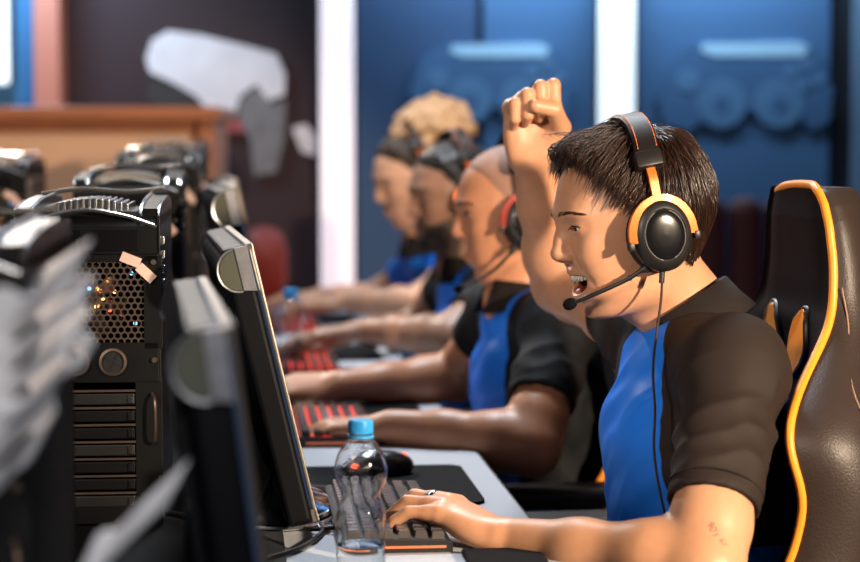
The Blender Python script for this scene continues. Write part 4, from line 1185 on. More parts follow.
# ------------------------------------------------------------------ computers
def build_computers():
    case = mat('black_case_steel', (.006, .006, .0065), .40, spec=.2, rvar=.08, nscale=40, bump=.06); dark = mat('case_interior', (.006, .006, .007), .7)
    met = mat('copper_lit_steel', (.30, .22, .17), .3, metal=.9); silver = mat('silver_trim', (.62, .60, .58), .22, metal=.95)
    paper = mat('pink_paper_label', (.75, .50, .42), .6); ledb = mat('blue_led', (.1, .3, .9), .4, emit=(.12, .45, 1.), estr=5.); ledo = mat('orange_led', (.9, .4, .1), .4, emit=(1., .42, .12), estr=4.); ledr = mat('red_led', (.9, .1, .05), .4, emit=(1., .08, .03), estr=4.)
    W, Dp, H = .174, .42, .372
    def make(label):
        root = empty('desktop_computer'); tag(root, label, 'computer', 'tower computers on the desk')
        def add(nm, bm, m, sm=False, par=root): return from_bm(nm, bm, m, par, sm, 40 if sm else None)
        bm = bmesh.new()      # shell: open at the rear (y=0)
        for c, s in (((-W / 2 + .002, Dp / 2, H / 2), (.004, Dp, H)), ((W / 2 - .002, Dp / 2, H / 2), (.004, Dp, H)), ((0, Dp / 2, .008), (W, Dp, .008)), ((0, Dp / 2, H - .04), (W, Dp, .008)), ((0, Dp - .006, H / 2), (W, .012, H))): bm_box(bm, c, s, .001)
        for e in (-1, 1): bm_box(bm, (e * .04, Dp / 2, .002), (.02, Dp * .9, .006), .001)
        sh = add('case_shell', bm, case)
        # rear fascia below the roof
        bm = bmesh.new(); bm_prism(bm, [(-.004, H - .045), (-.004, H - .012), (.012, H + .0), (.04, H), (.04, H - .045)], lambda u, v, w: Vector((w, u, v)), -W / 2 + .004, W / 2 - .004); add('top_fascia', bm, case)
        bm = bmesh.new(); bm_box(bm, (-.03, -.0048, H - .029), (.045, .002, .025), .0005); bm_box(bm, (.034, -.0048, H - .029), (.055, .002, .025), .0005); add('fascia_plate', bm, M['gloss'])
        # roof: arched vent with slots between two raised shoulders
        bm = bmesh.new(); n = 14
        for i in range(n):
            a0 = -.052 + .104 * i / n
            h0 = .012 * (1 - (a0 / .06) ** 2)
            bm_box(bm, (a0 + .003, .10, H + h0 / 2 + .003), (.0034, .17, h0 + .010), .0008)
        add('vent_slats', bm, silver)
        bm = bmesh.new(); bm_box(bm, (0, .11, H + .002), (.118, .20, .006), .001); add('vent_bed', bm, dark)
        for e in (-1, 1):
            bm = bmesh.new()
            bm_prism(bm, [(.0, H - .012), (.016, H + .008), (.12, H + .015), (.30, H + .018), (.405, H + .012), (.418, H - .012)], lambda u, v, w: Vector((w, u, v)), e * .062, e * (W / 2)); s_ = add('roof_shoulder', bm, case)
            bm = bmesh.new(); bm_tube(bm, [(e * .064, .006, H + .0), (e * .064, .018, H + .010), (e * .064, .12, H + .017), (e * .064, .30, H + .020), (e * .064, .405, H + .014)], .0022, 6); bm_tube(bm, [(e * (W / 2 - .002), .003, H - .004), (e * (W / 2 - .002), .016, H + .008), (e * (W / 2 - .002), .12, H + .015), (e * (W / 2 - .002), .40, H + .012)], .0016, 6); add('shoulder_trim', bm, silver, True, s_)
        bm = bmesh.new(); bm_tube(bm, spline([(-W / 2 + .006, .31, H + .019), (-.03, .315, H + .026), (.03, .315, H + .022), (W / 2 - .006, .31, H + .026)], 16), .0032, 8); add('handle_bar', bm, silver, True)
        bm = bmesh.new(); bm_tube(bm, spline([(-W / 2 + .004, -.003, H - .013), (-.045, -.004, H + .0), (0, -.004, H + .007), (.045, -.004, H + .0), (W / 2 - .004, -.003, H - .013)], 20), .0022, 8); add('arched_lip', bm, silver, True)
        # honeycomb rear panel
        bm = bmesh.new(); r = .0047; x0, x1, z0, z1 = -.066, .066, H - .150, H - .056
        i = 0; z = z0
        while z < z1:
            x = x0 + (r * .866 if i % 2 else 0)
            while x < x1:
                A = [bm.verts.new((x + r * math.sin(k * PI / 3), 0, z + r * math.cos(k * PI / 3))) for k in range(6)]
                Bv = [bm.verts.new((x + r * .74 * math.sin(k * PI / 3), 0, z + r * .74 * math.cos(k * PI / 3))) for k in range(6)]
                Cv = [bm.verts.new((x + r * .74 * math.sin(k * PI / 3), .003, z + r * .74 * math.cos(k * PI / 3))) for k in range(6)]
                for k in range(6):
                    bm.faces.new((A[k], A[(k + 1) % 6], Bv[(k + 1) % 6], Bv[k])); bm.faces.new((Bv[k], Bv[(k + 1) % 6], Cv[(k + 1) % 6], Cv[k]))
                x += r * 1.732
            z += r * 1.5; i += 1
        add('honeycomb_mesh', bm, met)
        bm = bmesh.new()      # plate round the mesh, the two round grommets and the slot covers
        for c, s in (((-.078, .001, H - .103), (.022, .003, .112)), ((.078, .001, H - .103), (.022, .003, .112)), ((0, .001, H - .050), (W - .006, .003, .010)), ((0, .001, H - .175), (W - .006, .003, .048)), ((-.070, .001, .09), (.036, .003, .17)), ((.072, .001, .09), (.032, .003, .17)), ((0, .001, .014), (W - .006, .003, .022))): bm_box(bm, c, s, .0006)
        add('rear_plate', bm, case)
        for xx in (-.014, .030):
            bm = bmesh.new(); bm_lathe(bm, [(.0165, 0), (.0165, .003), (.0135, .0035), (.0135, .0)], 28, Matrix.Translation((xx, -.0012, H - .174)) @ Matrix.Rotation(PI / 2, 4, 'X'), cap=False); g = add('grommet', bm, met, True)
            bm = bmesh.new()
            for a in range(4): bm_box(bm, (0, 0, .0065), (.0012, .001, .012), 0, Matrix.Translation((xx, -.002, H - .174)) @ Matrix.Rotation(a * PI / 2 + .5, 4, 'Y'))
            bm_lathe(bm, [(.0001, .0004), (.0135, .0004)], 20, Matrix.Translation((xx, -.001, H - .174)) @ Matrix.Rotation(PI / 2, 4, 'X'), cap=False); add('grommet_flaps', bm, dark, False, g)
        for k in range(7):
            bm = bmesh.new(); bm_box(bm, (0.001, .002, .030 + k * .0205), (.108, .004, .0135), .0015); bm_box(bm, (.05, -.001, .030 + k * .0205), (.006, .004, .010), .001); add('slot_cover', bm, case if k % 3 else M['plastic'])
        bm = bmesh.new()
        for k in range(7): bm_box(bm, (.0, .0, .0403 + k * .0205), (.112, .002, .0026), 0)
        add('slot_gaps', bm, met)
        # fan behind the mesh
        f = bmesh.new(); bm_lathe(f, [(.042, .0), (.045, .0), (.045, .02), (.042, .02)], 32, Matrix.Translation((0, .03, H - .103)) @ Matrix.Rotation(PI / 2, 4, 'X'), cap=False)
        fan = add('fan', f, M['plastic'], True)
        f = bmesh.new(); bm_lathe(f, [(.0001, .0), (.016, .0), (.016, .012)], 20, Matrix.Translation((0, .022, H - .103)) @ Matrix.Rotation(PI / 2, 4, 'X'), cap=False)
        for a in range(7):
            Tm = Matrix.Translation((0, .026, H - .103)) @ Matrix.Rotation(a * 2 * PI / 7, 4, 'Y') @ Matrix.Rotation(.5, 4, 'Z')
            bm_box(f, (0, 0, .028), (.017, .0015, .026), 0, Tm)
        add('fan_blades', f, silver, False, fan)
        rr = random.Random(4)
        for m_, nm, pts in ((ledb, 'blue_light', [(-.008, .012), (.002, .016), (-.016, .004), (.052, .034), (.056, -.026)]), (ledo, 'amber_light', [(.014, .014), (.018, .004), (.010, -.006), (.032, .012)]), (ledr, 'red_light', [(.026, -.010), (.040, -.016)])):
            bm = bmesh.new()
            for x, z in pts: bm_sphere(bm, (x, .012, H - .103 + z), .0024, None, 8, 6)
            add(nm, bm, m_, True)
        # thumb screws, clips at the near side edge, paper labels
        for x, z in ((-.079, H - .052), (-.055, H - .05), (.079, H - .055), (.079, .2), (-.079, .2)):
            bm = bmesh.new(); bm_lathe(bm, [(.0001, .005), (.0032, .005), (.0036, .0)], 12, Matrix.Translation((x, 0, z)) @ Matrix.Rotation(PI / 2, 4, 'X'), cap=False); add('thumb_screw', bm, met, True)
        for q in range(4):
            bm = bmesh.new(); bm_box(bm, (W / 2 + .002, .012 + .003 * q, H - .030 - q * .017), (.006, .012, .009), .001); add('side_clip', bm, silver)
        for x, z, a in ((.052, H - .052, .38), (.070, H - .068, .75)):
            bm = bmesh.new(); bm_box(bm, (0, 0, 0), (.024, .0008, .012), 0, Matrix.Translation((x, -.004, z)) @ Matrix.Rotation(a, 4, 'Y')); add('paper_label', bm, paper)
        bm = bmesh.new(); bm_tube(bm, spline([(.076, -.004, .10), (.080, -.016, .11), (.080, -.016, .15), (.076, -.004, .16)], 12), .002, 6); add('lock_loop', bm, met, True)
        return root
    a = at(86, 222, 2.37); s0, t0 = st(a)
    proto = make('black tower computer with a honeycomb back and two paper labels, left of the sharp monitor')
    proto.location = row(s0, t0, TAB + .003); proto.rotation_euler.z = ROWZ
    for k, dt, sz, lab in ((1, .0, 1.06, 'black tower computer directly behind the honeycomb-backed one'), (2, .015, 1.15, 'blurred silver-trimmed tower computer second behind the honeycomb-backed one'), (3, .02, 1.2, 'farthest blurred tower computer in the row behind the honeycomb-backed one'),
                           (-1, -.065, 1.0, 'out of focus dark tower computer nearest the camera under the white cables')):
        c = copy_tree(proto); c['label'] = lab; near = c; c.location = row(s0 + .9 * k, t0 + dt, TAB + .003); c.rotation_euler.z = ROWZ; c.scale = (1, 1, sz)
    for k, lab in ((1, 'black tower computer at the left edge of the photo'), (2, 'blurred tower computer across the aisle by the left edge with a yellow glint')):
        c = copy_tree(proto); c['label'] = lab; c.location = row(s0 + .9 * k + .05, t0 - .345); c.rotation_euler.z = ROWZ; c.scale = (1, 1, 1.12 if k == 2 else 1.0)
    W_ = .34; bm = bmesh.new(); bm_box(bm, (0, 0, .0015), (.42, 3.6, .003), .001); o = from_bm('shade_mat', bm, mat('shade_black', (.006, .006, .007), .8, spec=.2)); o.location = row(s0 + .75, t0 + .02); o.rotation_euler.z = ROWZ; tag(o, 'long black mat added to darken the desk under the row of tower computers', 'mat')  # added dark sheet standing in for shadow on the desk
    # white cables hanging over the nearest computer
    wm = mat('white_cable_sleeve', (.90, .88, .90), .45, bump=.3, bscale=900)
    sets = [((80, 262), (54, 286), (18, 319), (-34, 366), .0100), ((87, 290), (56, 318), (16, 354), (-40, 404), .0060), ((80, 326), (52, 351), (14, 386), (-44, 438), .0072),
            ((88, 348), (62, 371), (24, 405), (-42, 466), .0040), ((56, 388), (32, 412), (0, 444), (-54, 498), .0115), ((46, 430), (22, 456), (-6, 486), (-54, 540), .0085), ((178, 482), (146, 512), (108, 550), (76, 588), .0100)]
    labs = ['topmost white cable over the blurred nearest computer', 'second white cable from the top at the left edge', 'third white cable from the top at the left edge', 'short white cable end beside the two round grommets', 'wide flat white cable low at the left edge', 'lowest wide flat white cable at the left edge', 'blurred white cable at the bottom below the grommets']
    for (p, lab) in zip(sets, labs):
        pts = [at(x, y, 1.36 - .05 * i + (.10 if x > 90 else 0)) for i, (x, y) in enumerate(p[:4])]
        if p[0][0] > 100: pts = [at(x, y, 1.33 - .02 * i) for i, (x, y) in enumerate(p[:4])]
        side = near.location + E1 * .05 + E2 * (W / 2 - .003); side.z = min(pts[0].z + .012, 1.085)
        if p[0][0] < 100: pts = [side] + pts
        pts.append(Vector((pts[-1].x - .01, pts[-1].y - .02, TAB + p[4])))
        sp = spline([q - pts[0] for q in pts], 36); bm = bmesh.new(); R_ = []
        for q in sp:
            w_, t_ = p[4] * 1.6, .0022
            R_.append([bm.verts.new(q + Vector((a * w_ * .5, b * t_, a * w_))) for a, b in ((-1, -.6), (-.9, -1), (.9, -1), (1, -.6), (1, .6), (.9, 1), (-.9, 1), (-1, .6))])
        for a, b in zip(R_[:-1], R_[1:]):
            for k in range(8): bm.faces.new((a[k], a[(k + 1) % 8], b[(k + 1) % 8], b[k]))
        bm.faces.new(R_[0]); bm.faces.new(R_[-1][::-1])
        o = from_bm('white_cable', bm, wm, None, True, 40); o.location = pts[0]; tag(o, lab, 'cable', 'flat white cables by the nearest computer')
# ------------------------------------------------------------------ small things on the desk
def build_small():
    glass = mat('clear_plastic', (.97, .985, 1.), .03, trans=1., ior=1.40, bump=.55, bscale=42); water = mat('water', (.86, .94, 1.), .0, trans=1., ior=1.33)
    blue = mat('blue_cap', (.05, .45, .95), .35, spec=.5)
    def bottle(loc, label, fill=.030, h=1.0):
        root = empty('plastic_bottle', loc); tag(root, label, 'bottle', 'water bottles on the desk')
        prof = [(.018, .004), (.0235, .001), (.0262, .006), (.0268, .016), (.0262, .024), (.0268, .032), (.0270, .050), (.0262, .062), (.0232, .073), (.0207, .080), (.0220, .087), (.0264, .097), (.0288, .107), (.0278, .117), (.0245, .128), (.0185, .138), (.0130, .1435), (.0119, .150)]
        sp = [(p.x, p.z) for p in spline([(r, 0, z) for r, z in prof], 72)]
        bm = bmesh.new(); bm_lathe(bm, [(.0001, .006)] + sp + [(r - .0007, z + .0002) for r, z in sp[::-1]] + [(.0001, .0067)], 44, None, cap=False); from_bm('body', bm, glass, root, True)
        win = [(r - .0011, z + .0006) for r, z in sp if z < fill]
        bm = bmesh.new(); bm_lathe(bm, [(.0001, .0073)] + win + [(.0001, win[-1][1])], 44, None, cap=False); from_bm('water', bm, water, root, True, 60)
        bm = bmesh.new(); bm_lathe(bm, [(.0122, .1445), (.0142, .1450), (.0142, .1475), (.0122, .148)], 32, None, cap=False); from_bm('neck_ring', bm, blue, root, True)
        bm = bmesh.new(); bm_lathe(bm, [(.0128, .1500), (.0131, .1512), (.0131, .1625), (.0121, .1643), (.0001, .1646)], 32, None, cap=False)
        for a in range(36):
            c, s = math.cos(a * PI / 18), math.sin(a * PI / 18); bm_box(bm, (0, 0, .156), (.0009, .0009, .011), 0, Matrix.Translation((.0131 * c, .0131 * s, .001)))
        from_bm('cap', bm, blue, root, True, 40)
        return root
    bottle(on(361, 571), 'clear plastic water bottle with a blue cap, nearest the camera')
    b = bottle(on(291, 368), 'blurred water bottle with a blue cap far along the desk'); b.scale = (1.12, 1.12, 1.0)
    b = bottle(on(254, 492), 'clear plastic bottle half hidden behind the sharp monitor'); b.scale = (1.25, 1.25, 1.2)
    # keyboards
    kb = mat('keyboard_body', (.016, .014, .014), .35, rvar=.05, nscale=50); key = mat('dark_key_caps', (.075, .066, .064), .26, coat=.25, noise=.3, nscale=40); strip = mat('copper_strip', (.75, .22, .10), .3, metal=.5, emit=(1, .22, .08), estr=.25)
    glow = mat('red_backlight', (.5, .02, .01), .5, emit=(1, .05, .02), estr=.9)
    def keyboard(label, s, t, lit=False):
        root = empty('keyboard'); tag(root, label, 'keyboard', 'keyboards on the desk')
        Wk, Lk = .128, .37
        bm = bmesh.new(); bm_prism(bm, [(-Wk / 2, .0), (-Wk / 2, .014), (-Wk / 2 + .004, .0165), (Wk / 2 - .006, .0135), (Wk / 2, .009), (Wk / 2, 0)], lambda u, v, w: Vector((u, w, v)), 0, Lk); from_bm('case', bm, kb, root)
        bm = bmesh.new(); bm_box(bm, (.004, .0, .0065), (Wk * .82, .0016, .0030), .0004); from_bm('copper_strip', bm, strip, root)
        if lit:
            bm = bmesh.new(); bm_box(bm, (0, Lk / 2, .0158), (Wk - .014, Lk - .016, .0016)); from_bm('backlight', bm, glow, root)
        bm = bmesh.new(); rows = 6; cols = 18; px_, py_ = (Wk - .012) / rows, (Lk - .012) / cols
        for i in range(rows):
            skip = 0
            for j in range(cols):
                if i == rows - 1 and 5 < j < 11:
                    continue
                x = -Wk / 2 + .006 + px_ * (i + .5); y = .006 + py_ * (j + .5); z = .0165 + .0035 - .0006 * i
                a = bmesh.ops.create_cube(bm, size=1.0)['verts']
                for v in a:
                    top = v.co.z > 0; sc = .62 if top else .84
                    v.co = Vector((x + v.co.x * px_ * sc, y + v.co.y * py_ * sc, z + v.co.z * .0100))
        bm_box(bm, (Wk / 2 - .006 - px_ * .5, .006 + py_ * 8.5, .0165), (px_ * .8, py_ * 4.8, .008), .001)
        from_bm('key_caps', bm, key, root)
        bm = bmesh.new(); bm_tube(bm, spline([(-Wk / 2, .12, .008), (-Wk / 2 - .03, .13, .004), (-Wk / 2 - .06, .19, .0035), (-Wk / 2 - .10, .20, .0035)], 16), .0024, 7); from_bm('lead', bm, M['cable'], root, True)
        root.location = row(s, t); root.rotation_euler.z = ROWZ
        return root
    s0, t0 = st(on(453, 552)); t0 -= .064
    keyboard('black keyboard under the laughing man\'s left hand', s0, t0)
    keyboard('red backlit keyboard under the hands of the man with a shaved head', s0 + .81, t0 - .025, True)
    keyboard('red backlit keyboard in front of the third player', s0 + 1.76, t0 - .03, True)
    keyboard('red backlit keyboard of the farthest player', s0 + 2.66, t0 - .03, True)
    # mouse mats and mice
    cloth = mat('black_cloth_mat', (.0035, .004, .0055), .8, spec=.1, bump=.3, bscale=1500)
    def mat_pad(label, s, t, w=.25, l=.34, nm='mouse_mat', cat='mouse mat', grp='mouse mats on the desk'):
        bm = bmesh.new(); r = .022; pts = []
        for cx, cy, a0 in ((w / 2 - r, l / 2 - r, 0), (-w / 2 + r, l / 2 - r, 90), (-w / 2 + r, -l / 2 + r, 180), (w / 2 - r, -l / 2 + r, 270)):
            for k in range(7):
                a = math.radians(a0 + 15 * k); pts.append((cx + r * math.cos(a), cy + r * math.sin(a)))
        bm_prism(bm, pts, lambda u, v, q: Vector((u, v, q)), .0, .004)
        o = from_bm(nm, bm, cloth); o.location = row(s, t); o.rotation_euler.z = ROWZ; tag(o, label, cat, grp); return o
    sp, tp = st(on(489, 505)); cs, ct = sp + .155, tp - .128
    mat_pad('black cloth mouse mat just beyond the laughing man\'s keyboard', cs, ct, .25, .31)
    mat_pad('black mouse mat of the man with a shaved head', cs + .88, ct); mat_pad('black mouse mat in front of the third player', cs + 1.78, ct); mat_pad('black mouse mat of the farthest player', cs + 2.68, ct)
    shell = mat('black_mouse_shell', (.02, .018, .018), .25, coat=.4); rl = mat('red_mouse_light', (.6, .05, .02), .4, emit=(1, .10, .03), estr=2.2)
    def mouse(label, s, t, rz=0.):
        root = empty('computer_mouse'); tag(root, label, 'mouse', 'mice on the mats')
        f = Field(axis(-.075, .075, .003), axis(-.045, .045, .003), axis(-.004, .05, .003))
        f.ell((.012, 0, .012), (.052, .031, .026), .01); f.ell((-.030, 0, .010), (.036, .029, .018), .02)
        f.F = np.maximum(f.F, (.001 - f.ax[2])[None, None, :])
        v, q = f.mesh(); o = np_mesh('shell', relax(v, q), q, shell, root)
        bm = bmesh.new(); bm_lathe(bm, [(.0001, -.004), (.009, -.004), (.010, 0), (.009, .004), (.0001, .004)], 20, Matrix.Translation((-.034, 0, .0215)) @ Matrix.Rotation(PI / 2, 4, 'X'), cap=False); from_bm('scroll_wheel', bm, M['plastic'], root, True)
        bm = bmesh.new(); bm_box(bm, (-.045, -.022, .018), (.022, .006, .0035), .001); bm_box(bm, (.045, 0, .030), (.012, .016, .003), .001, None); from_bm('red_light', bm, rl, root)
        root.location = row(s, t, TAB + .004); root.rotation_euler.z = ROWZ + rz
        return root
    ms, mt_ = st(on(376, 474, .745)); mouse('black mouse with a red light on the mat beyond the laughing man\'s keyboard', ms, mt_, .35).scale = (.88, .88, .88)
    return (s0, t0, cs, ct)
def build_cables():
    def cable(label, pix, r, m, z=TAB + .003):
        pts = [on(x, y, z + r - .002) for x, y in pix]; c = pts[0]
        bm = bmesh.new(); bm_tube(bm, spline([p - c for p in pts], 40), r, 8); o = from_bm('cable', bm, m, None, True); o.location = c; tag(o, label, 'cable')
    cable('thin dark cable lying across the desk between monitor and bottle', [(296, 484), (318, 487), (340, 488), (380, 489), (405, 482)], .0025, M['cable'])
    cable('black cable looping out from the base of the sharp monitor', [(262, 560), (300, 548), (322, 532), (318, 520), (330, 516), (352, 517), (372, 520)], .0032, M['plastic'])
    cable('red and black braided cable beside the sharp monitor\'s base', [(316, 516), (322, 524), (326, 530), (332, 528), (345, 527)], .0026, mat('red_braid', (.35, .06, .04), .6, noise=.8, nscale=300))
    bm = bmesh.new(); o = None
    p0 = on(505, 556); s, t = st(p0)
    bm_box(bm, (0, 0, .0035), (.088, .24, .007), .003, None, 3); o = from_bm('wrist_rest', bm, M['foam']); o.location = row(s - .105, -.066); o.rotation_euler.z = ROWZ; tag(o, 'black padded wrist rest under the laughing man\'s left wrist', 'wrist rest')
# ------------------------------------------------------------------ gaming chair
def build_chair():
    leather = mat('black_leather_warm_lit', (.032, .021, .018), .46, bump=.28, bscale=420, rvar=.06, nscale=60); face = mat('black_seat_leather', (.004, .0044, .0065), .5, spec=.06)  # black leather; the side's brown is warm lamp light put into the colour
    pipe = mat('orange_piping', (.90, .30, .025), .4); om = mat('orange_slot_trim', (.85, .30, .03), .4); dark = M['plastic']; metal = mat('black_base_metal', (.02, .02, .022), .3, metal=.6)
    yaw = math.radians(9); C = Vector((.459, 2.5, 0)); fw = Vector((-math.cos(yaw), -math.sin(yaw), 0)); lf = Vector((math.sin(yaw), -math.cos(yaw), 0))
    data = [(184, 798, .045), (186, 810, .070), (191, 819, .090), (205, 825, .106), (222, 829, .116), (262, 835, .128), (300, 835, .134), (320, 833, .142), (338, 827, .155), (368, 812, .182), (388, 803, .203), (405, 797, .220), (430, 791, .243), (455, 793, .250), (480, 802, .250), (505, 808, .246), (530, 804, .241), (562, 796, .235)]
    rows = []
    for py, px, h in data:
        t = 0.
        for _ in range(12):
            d = 2.5 - .988 * h - .156 * t; X = (px - 430) * d / 2000; t = (.459 + .156 * h - X) / .988
        rows.append((1.193 - (py - 150) * d / 2000, h, t))
    rows += [(.66, .230, rows[-1][2] + .035), (.58, .226, rows[-1][2] + .085), (.50, .220, rows[-1][2] + .125)]
    root = empty('gaming_chair', C); tag(root, 'black gaming chair with orange piping behind the laughing man', 'chair', 'gaming chairs at the desk')
    root.rotation_euler.z = math.atan2(fw.y, fw.x)
    # local frame: x forward, y left, z up
    zs = np.array([r[0] for r in rows]); hs = np.array([r[1] for r in rows]); ts = np.array([r[2] for r in rows])
    o_ = np.argsort(zs); zs, hs, ts = zs[o_], hs[o_], ts[o_]
    ztop = zs[-1] - .004
    Z = np.concatenate([np.linspace(.50, 1.10, 70), np.linspace(1.104, ztop, 16)])
    Hh = np.interp(Z, zs, hs); Tt = np.interp(Z, zs, ts)
    ker = np.array([1, 2, 3, 2, 1]) / 9.
    sm = lambda a: np.convolve(np.pad(a, 2, mode='edge'), ker, 'valid')
    Tt = sm(sm(Tt)); Hh[:70] = sm(sm(Hh))[:70]
    wing = np.clip((1.02 - Z) / .16, 0, 1)
    cen = np.where(Z > .98, Tt + .005 * np.clip((Z - .98) / .05, 0, 1) * np.clip((1.16 - Z) / .05, 0, 1), 0) + np.where(Z > .98, 0, np.minimum(Tt - .004 * np.clip((.98 - Z) / .03, 0, 1), .012 + .10 * np.clip((.95 - Z) / .5, 0, 1)))        # centre of the back, reclined
    th = np.interp(Z, [.5, .70, .85, .95, 1.02, 1.10, 1.17], [.12, .115, .105, .060, .036, .026, .018])
    def section(i):
        h, t, c, w, b = Hh[i], Tt[i], cen[i], wing[i], th[i]
        L = [(c, 0.), (c, h * .45), (c + (t - c) * .35 * 1, h * (.72)), (t - .004, h * .93), (t, h), (t - b * .18, h + .006 + .010 * w), (t - b * .55, h + .008 + .016 * w), (t - b, h + .002), (min(c, t) - .055 - .02 * w, h * .80), (min(c, t) - .060 - .02 * w, 0.)]
        return L
    S_ = [section(i) for i in range(len(Z))]
    n = len(S_[0])
    def sheet(nm, cols, m, par=root):
        bm = bmesh.new()
        for sgn in (1, -1):
            G = [[bm.verts.new((S_[i][k][0], sgn * S_[i][k][1], Z[i])) for k in cols] for i in range(len(Z))]
            for A, B in zip(G[:-1], G[1:]):
                for k in range(len(cols) - 1): bm.faces.new((A[k], A[k + 1], B[k + 1], B[k]))
            if nm == 'backrest':
                pass
        bmesh.ops.remove_doubles(bm, verts=bm.verts, dist=1e-5)
        return from_bm(nm, bm, m, par, True)
    sheet('backrest', [0, 1, 2, 3, 4], face)
    bo = sheet('side_bolster', [4, 5, 6, 7, 8, 9], leather)
    # cap at the top
    bm = bmesh.new(); last = S_[-1]
    ring = [bm.verts.new((p[0], p[1], Z[-1])) for p in last] + [bm.verts.new((p[0], -p[1], Z[-1])) for p in last[-2:0:-1]]
    bm.faces.new(ring); from_bm('top_seam', bm, leather, root)
    for sgn in (1, -1):
        bm = bmesh.new(); pts = [Vector((Tt[i] + .001, sgn * (Hh[i] + .001), Z[i])) for i in range(len(Z)) if sgn > 0 or Z[i] < .95]
        if sgn > 0:
            hl = Hh[-1]; pts = spline(pts[:-1] + [Vector((Tt[-1] - .001, hl * .92, Z[-1] + .003)), Vector((Tt[-1] - .001, hl * .5, Z[-1] + .004)), Vector((Tt[-1] - .002, 0, Z[-1] + .003)), Vector((Tt[-1] - .002, -hl * .5, Z[-1] + .0)), Vector((Tt[-1] - .006, -hl * .95, Z[-1] - .006))], 160)
        bm_tube(bm, pts, .0055, 8); from_bm('piping', bm, pipe, root, True)
        # shoulder slots with orange frames
        bm = bmesh.new(); N = 28; ringo = []
        zc, hy, hz = .958, .027, .041
        def surf(y, z, dx=0.):
            i = int(np.clip(np.searchsorted(Z, z), 1, len(Z) - 1)); L = S_[i]
            return float(np.interp(abs(y), [p[1] for p in L[:5]], [p[0] for p in L[:5]])) + dx
        poly = []
        for k in range(N):
            a = 2 * PI * k / N; y = sgn * (.048 + hy * math.cos(a) * (1 - .25 * math.sin(a)) + .010 * math.sin(a)); z = zc + hz * math.sin(a); poly.append((y, z))
        outer = [(sgn * .048 + (y - sgn * .048) * 1.18, zc + (z - zc) * 1.10) for y, z in poly]
        A = [bm.verts.new((surf(y, z, .004), y, z)) for y, z in outer]; B = [bm.verts.new((surf(y, z, .0048), y, z)) for y, z in poly]; D_ = [bm.verts.new((surf(y, z, .0012), y, z)) for y, z in poly]; A0 = [bm.verts.new((surf(y, z, -.002), y, z)) for y, z in outer]
        for k in range(N):
            j = (k + 1) % N
            bm.faces.new((A[k], A[j], B[j], B[k])); bm.faces.new((B[k], B[j], D_[j], D_[k])); bm.faces.new((A0[k], A0[j], A[j], A[k]))
        sl = from_bm('belt_slot', bm, dark, root, True)
        bm = bmesh.new(); bm.faces.new([bm.verts.new((surf(y, z, .0052), y, z)) for y, z in poly]); from_bm('slot_lining', bm, om, sl)
        # stitched seam on the outer side
        bm = bmesh.new(); i0 = 44; pts = []
        for k in range(18):
            i = min(len(Z) - 1, i0 + k); p5, p6 = S_[i][5], S_[i][6]; u = 1 - k / 17.
            pts.append(Vector((p5[0] * (1 - u) + S_[i][7][0] * u, sgn * (p5[1] * (1 - u) + S_[i][7][1] * u + .004), Z[i])))
        bm_tube(bm, pts, .0012, 5); from_bm('stitched_seam', bm, mat('tan_thread', (.30, .18, .12), .6), bo, True)
    # seat, arm rests, base
    f = Field(axis(-.12, .55, .012), axis(-.33, .33, .012), axis(.34, .58, .012))
    f.cone((.0, -.16, .43), (.40, -.16, .43), .05, .05, .05); f.cone((.0, .16, .43), (.40, .16, .43), .05, .05, .05); f.cone((.0, 0, .43), (.40, 0, .43), .05, .05, .06)
    for s in (1, -1): f.cone((.02, s * .235, .45), (.38, s * .235, .44), .05, .05, .03)
    v, q = f.mesh(); np_mesh('seat', relax(v, q, 2), q, face, root)
    for s in (1, -1):
        bm = bmesh.new(); bm_box(bm, (.20, s * .33, .665), (.25, .085, .03), .012, None, 3); ar = from_bm('armrest', bm, dark, root)
        bm = bmesh.new(); bm_box(bm, (.18, s * .325, .54), (.06, .03, .23), .006); bm_box(bm, (.18, s * .28, .42), (.06, .12, .02), .004); from_bm('armrest_post', bm, metal, ar)
    bm = bmesh.new(); bm_lathe(bm, [(.03, .10), (.03, .24), (.022, .24), (.022, .38)], 20, Matrix.Translation((.16, 0, 0))); from_bm('gas_lift', bm, metal, root, True, 40)
    bm = bmesh.new()
    for k in range(5):
        a = 2 * PI * k / 5; bm_box(bm, (.17, 0, .09), (.30, .05, .03), .008, Matrix.Translation((.16, 0, 0)) @ Matrix.Rotation(a, 4, 'Z'))
    star = from_bm('star_base', bm, metal, root)
    for k in range(5):
        a = 2 * PI * k / 5; bm = bmesh.new(); bm_lathe(bm, [(.0001, -.012), (.028, -.012), (.031, 0), (.028, .012), (.0001, .012)], 18, Matrix.Translation((.16 + .31 * math.cos(a), .31 * math.sin(a), .031)) @ Matrix.Rotation(a, 4, 'Z') @ Matrix.Rotation(PI / 2, 4, 'X'), cap=False); from_bm('caster', bm, dark, star, True)
        bm = bmesh.new(); bm_lathe(bm, [(.007, .04), (.007, .085)], 8, Matrix.Translation((.16 + .31 * math.cos(a), .31 * math.sin(a), 0))); from_bm('caster_stem', bm, metal, star)
    return root
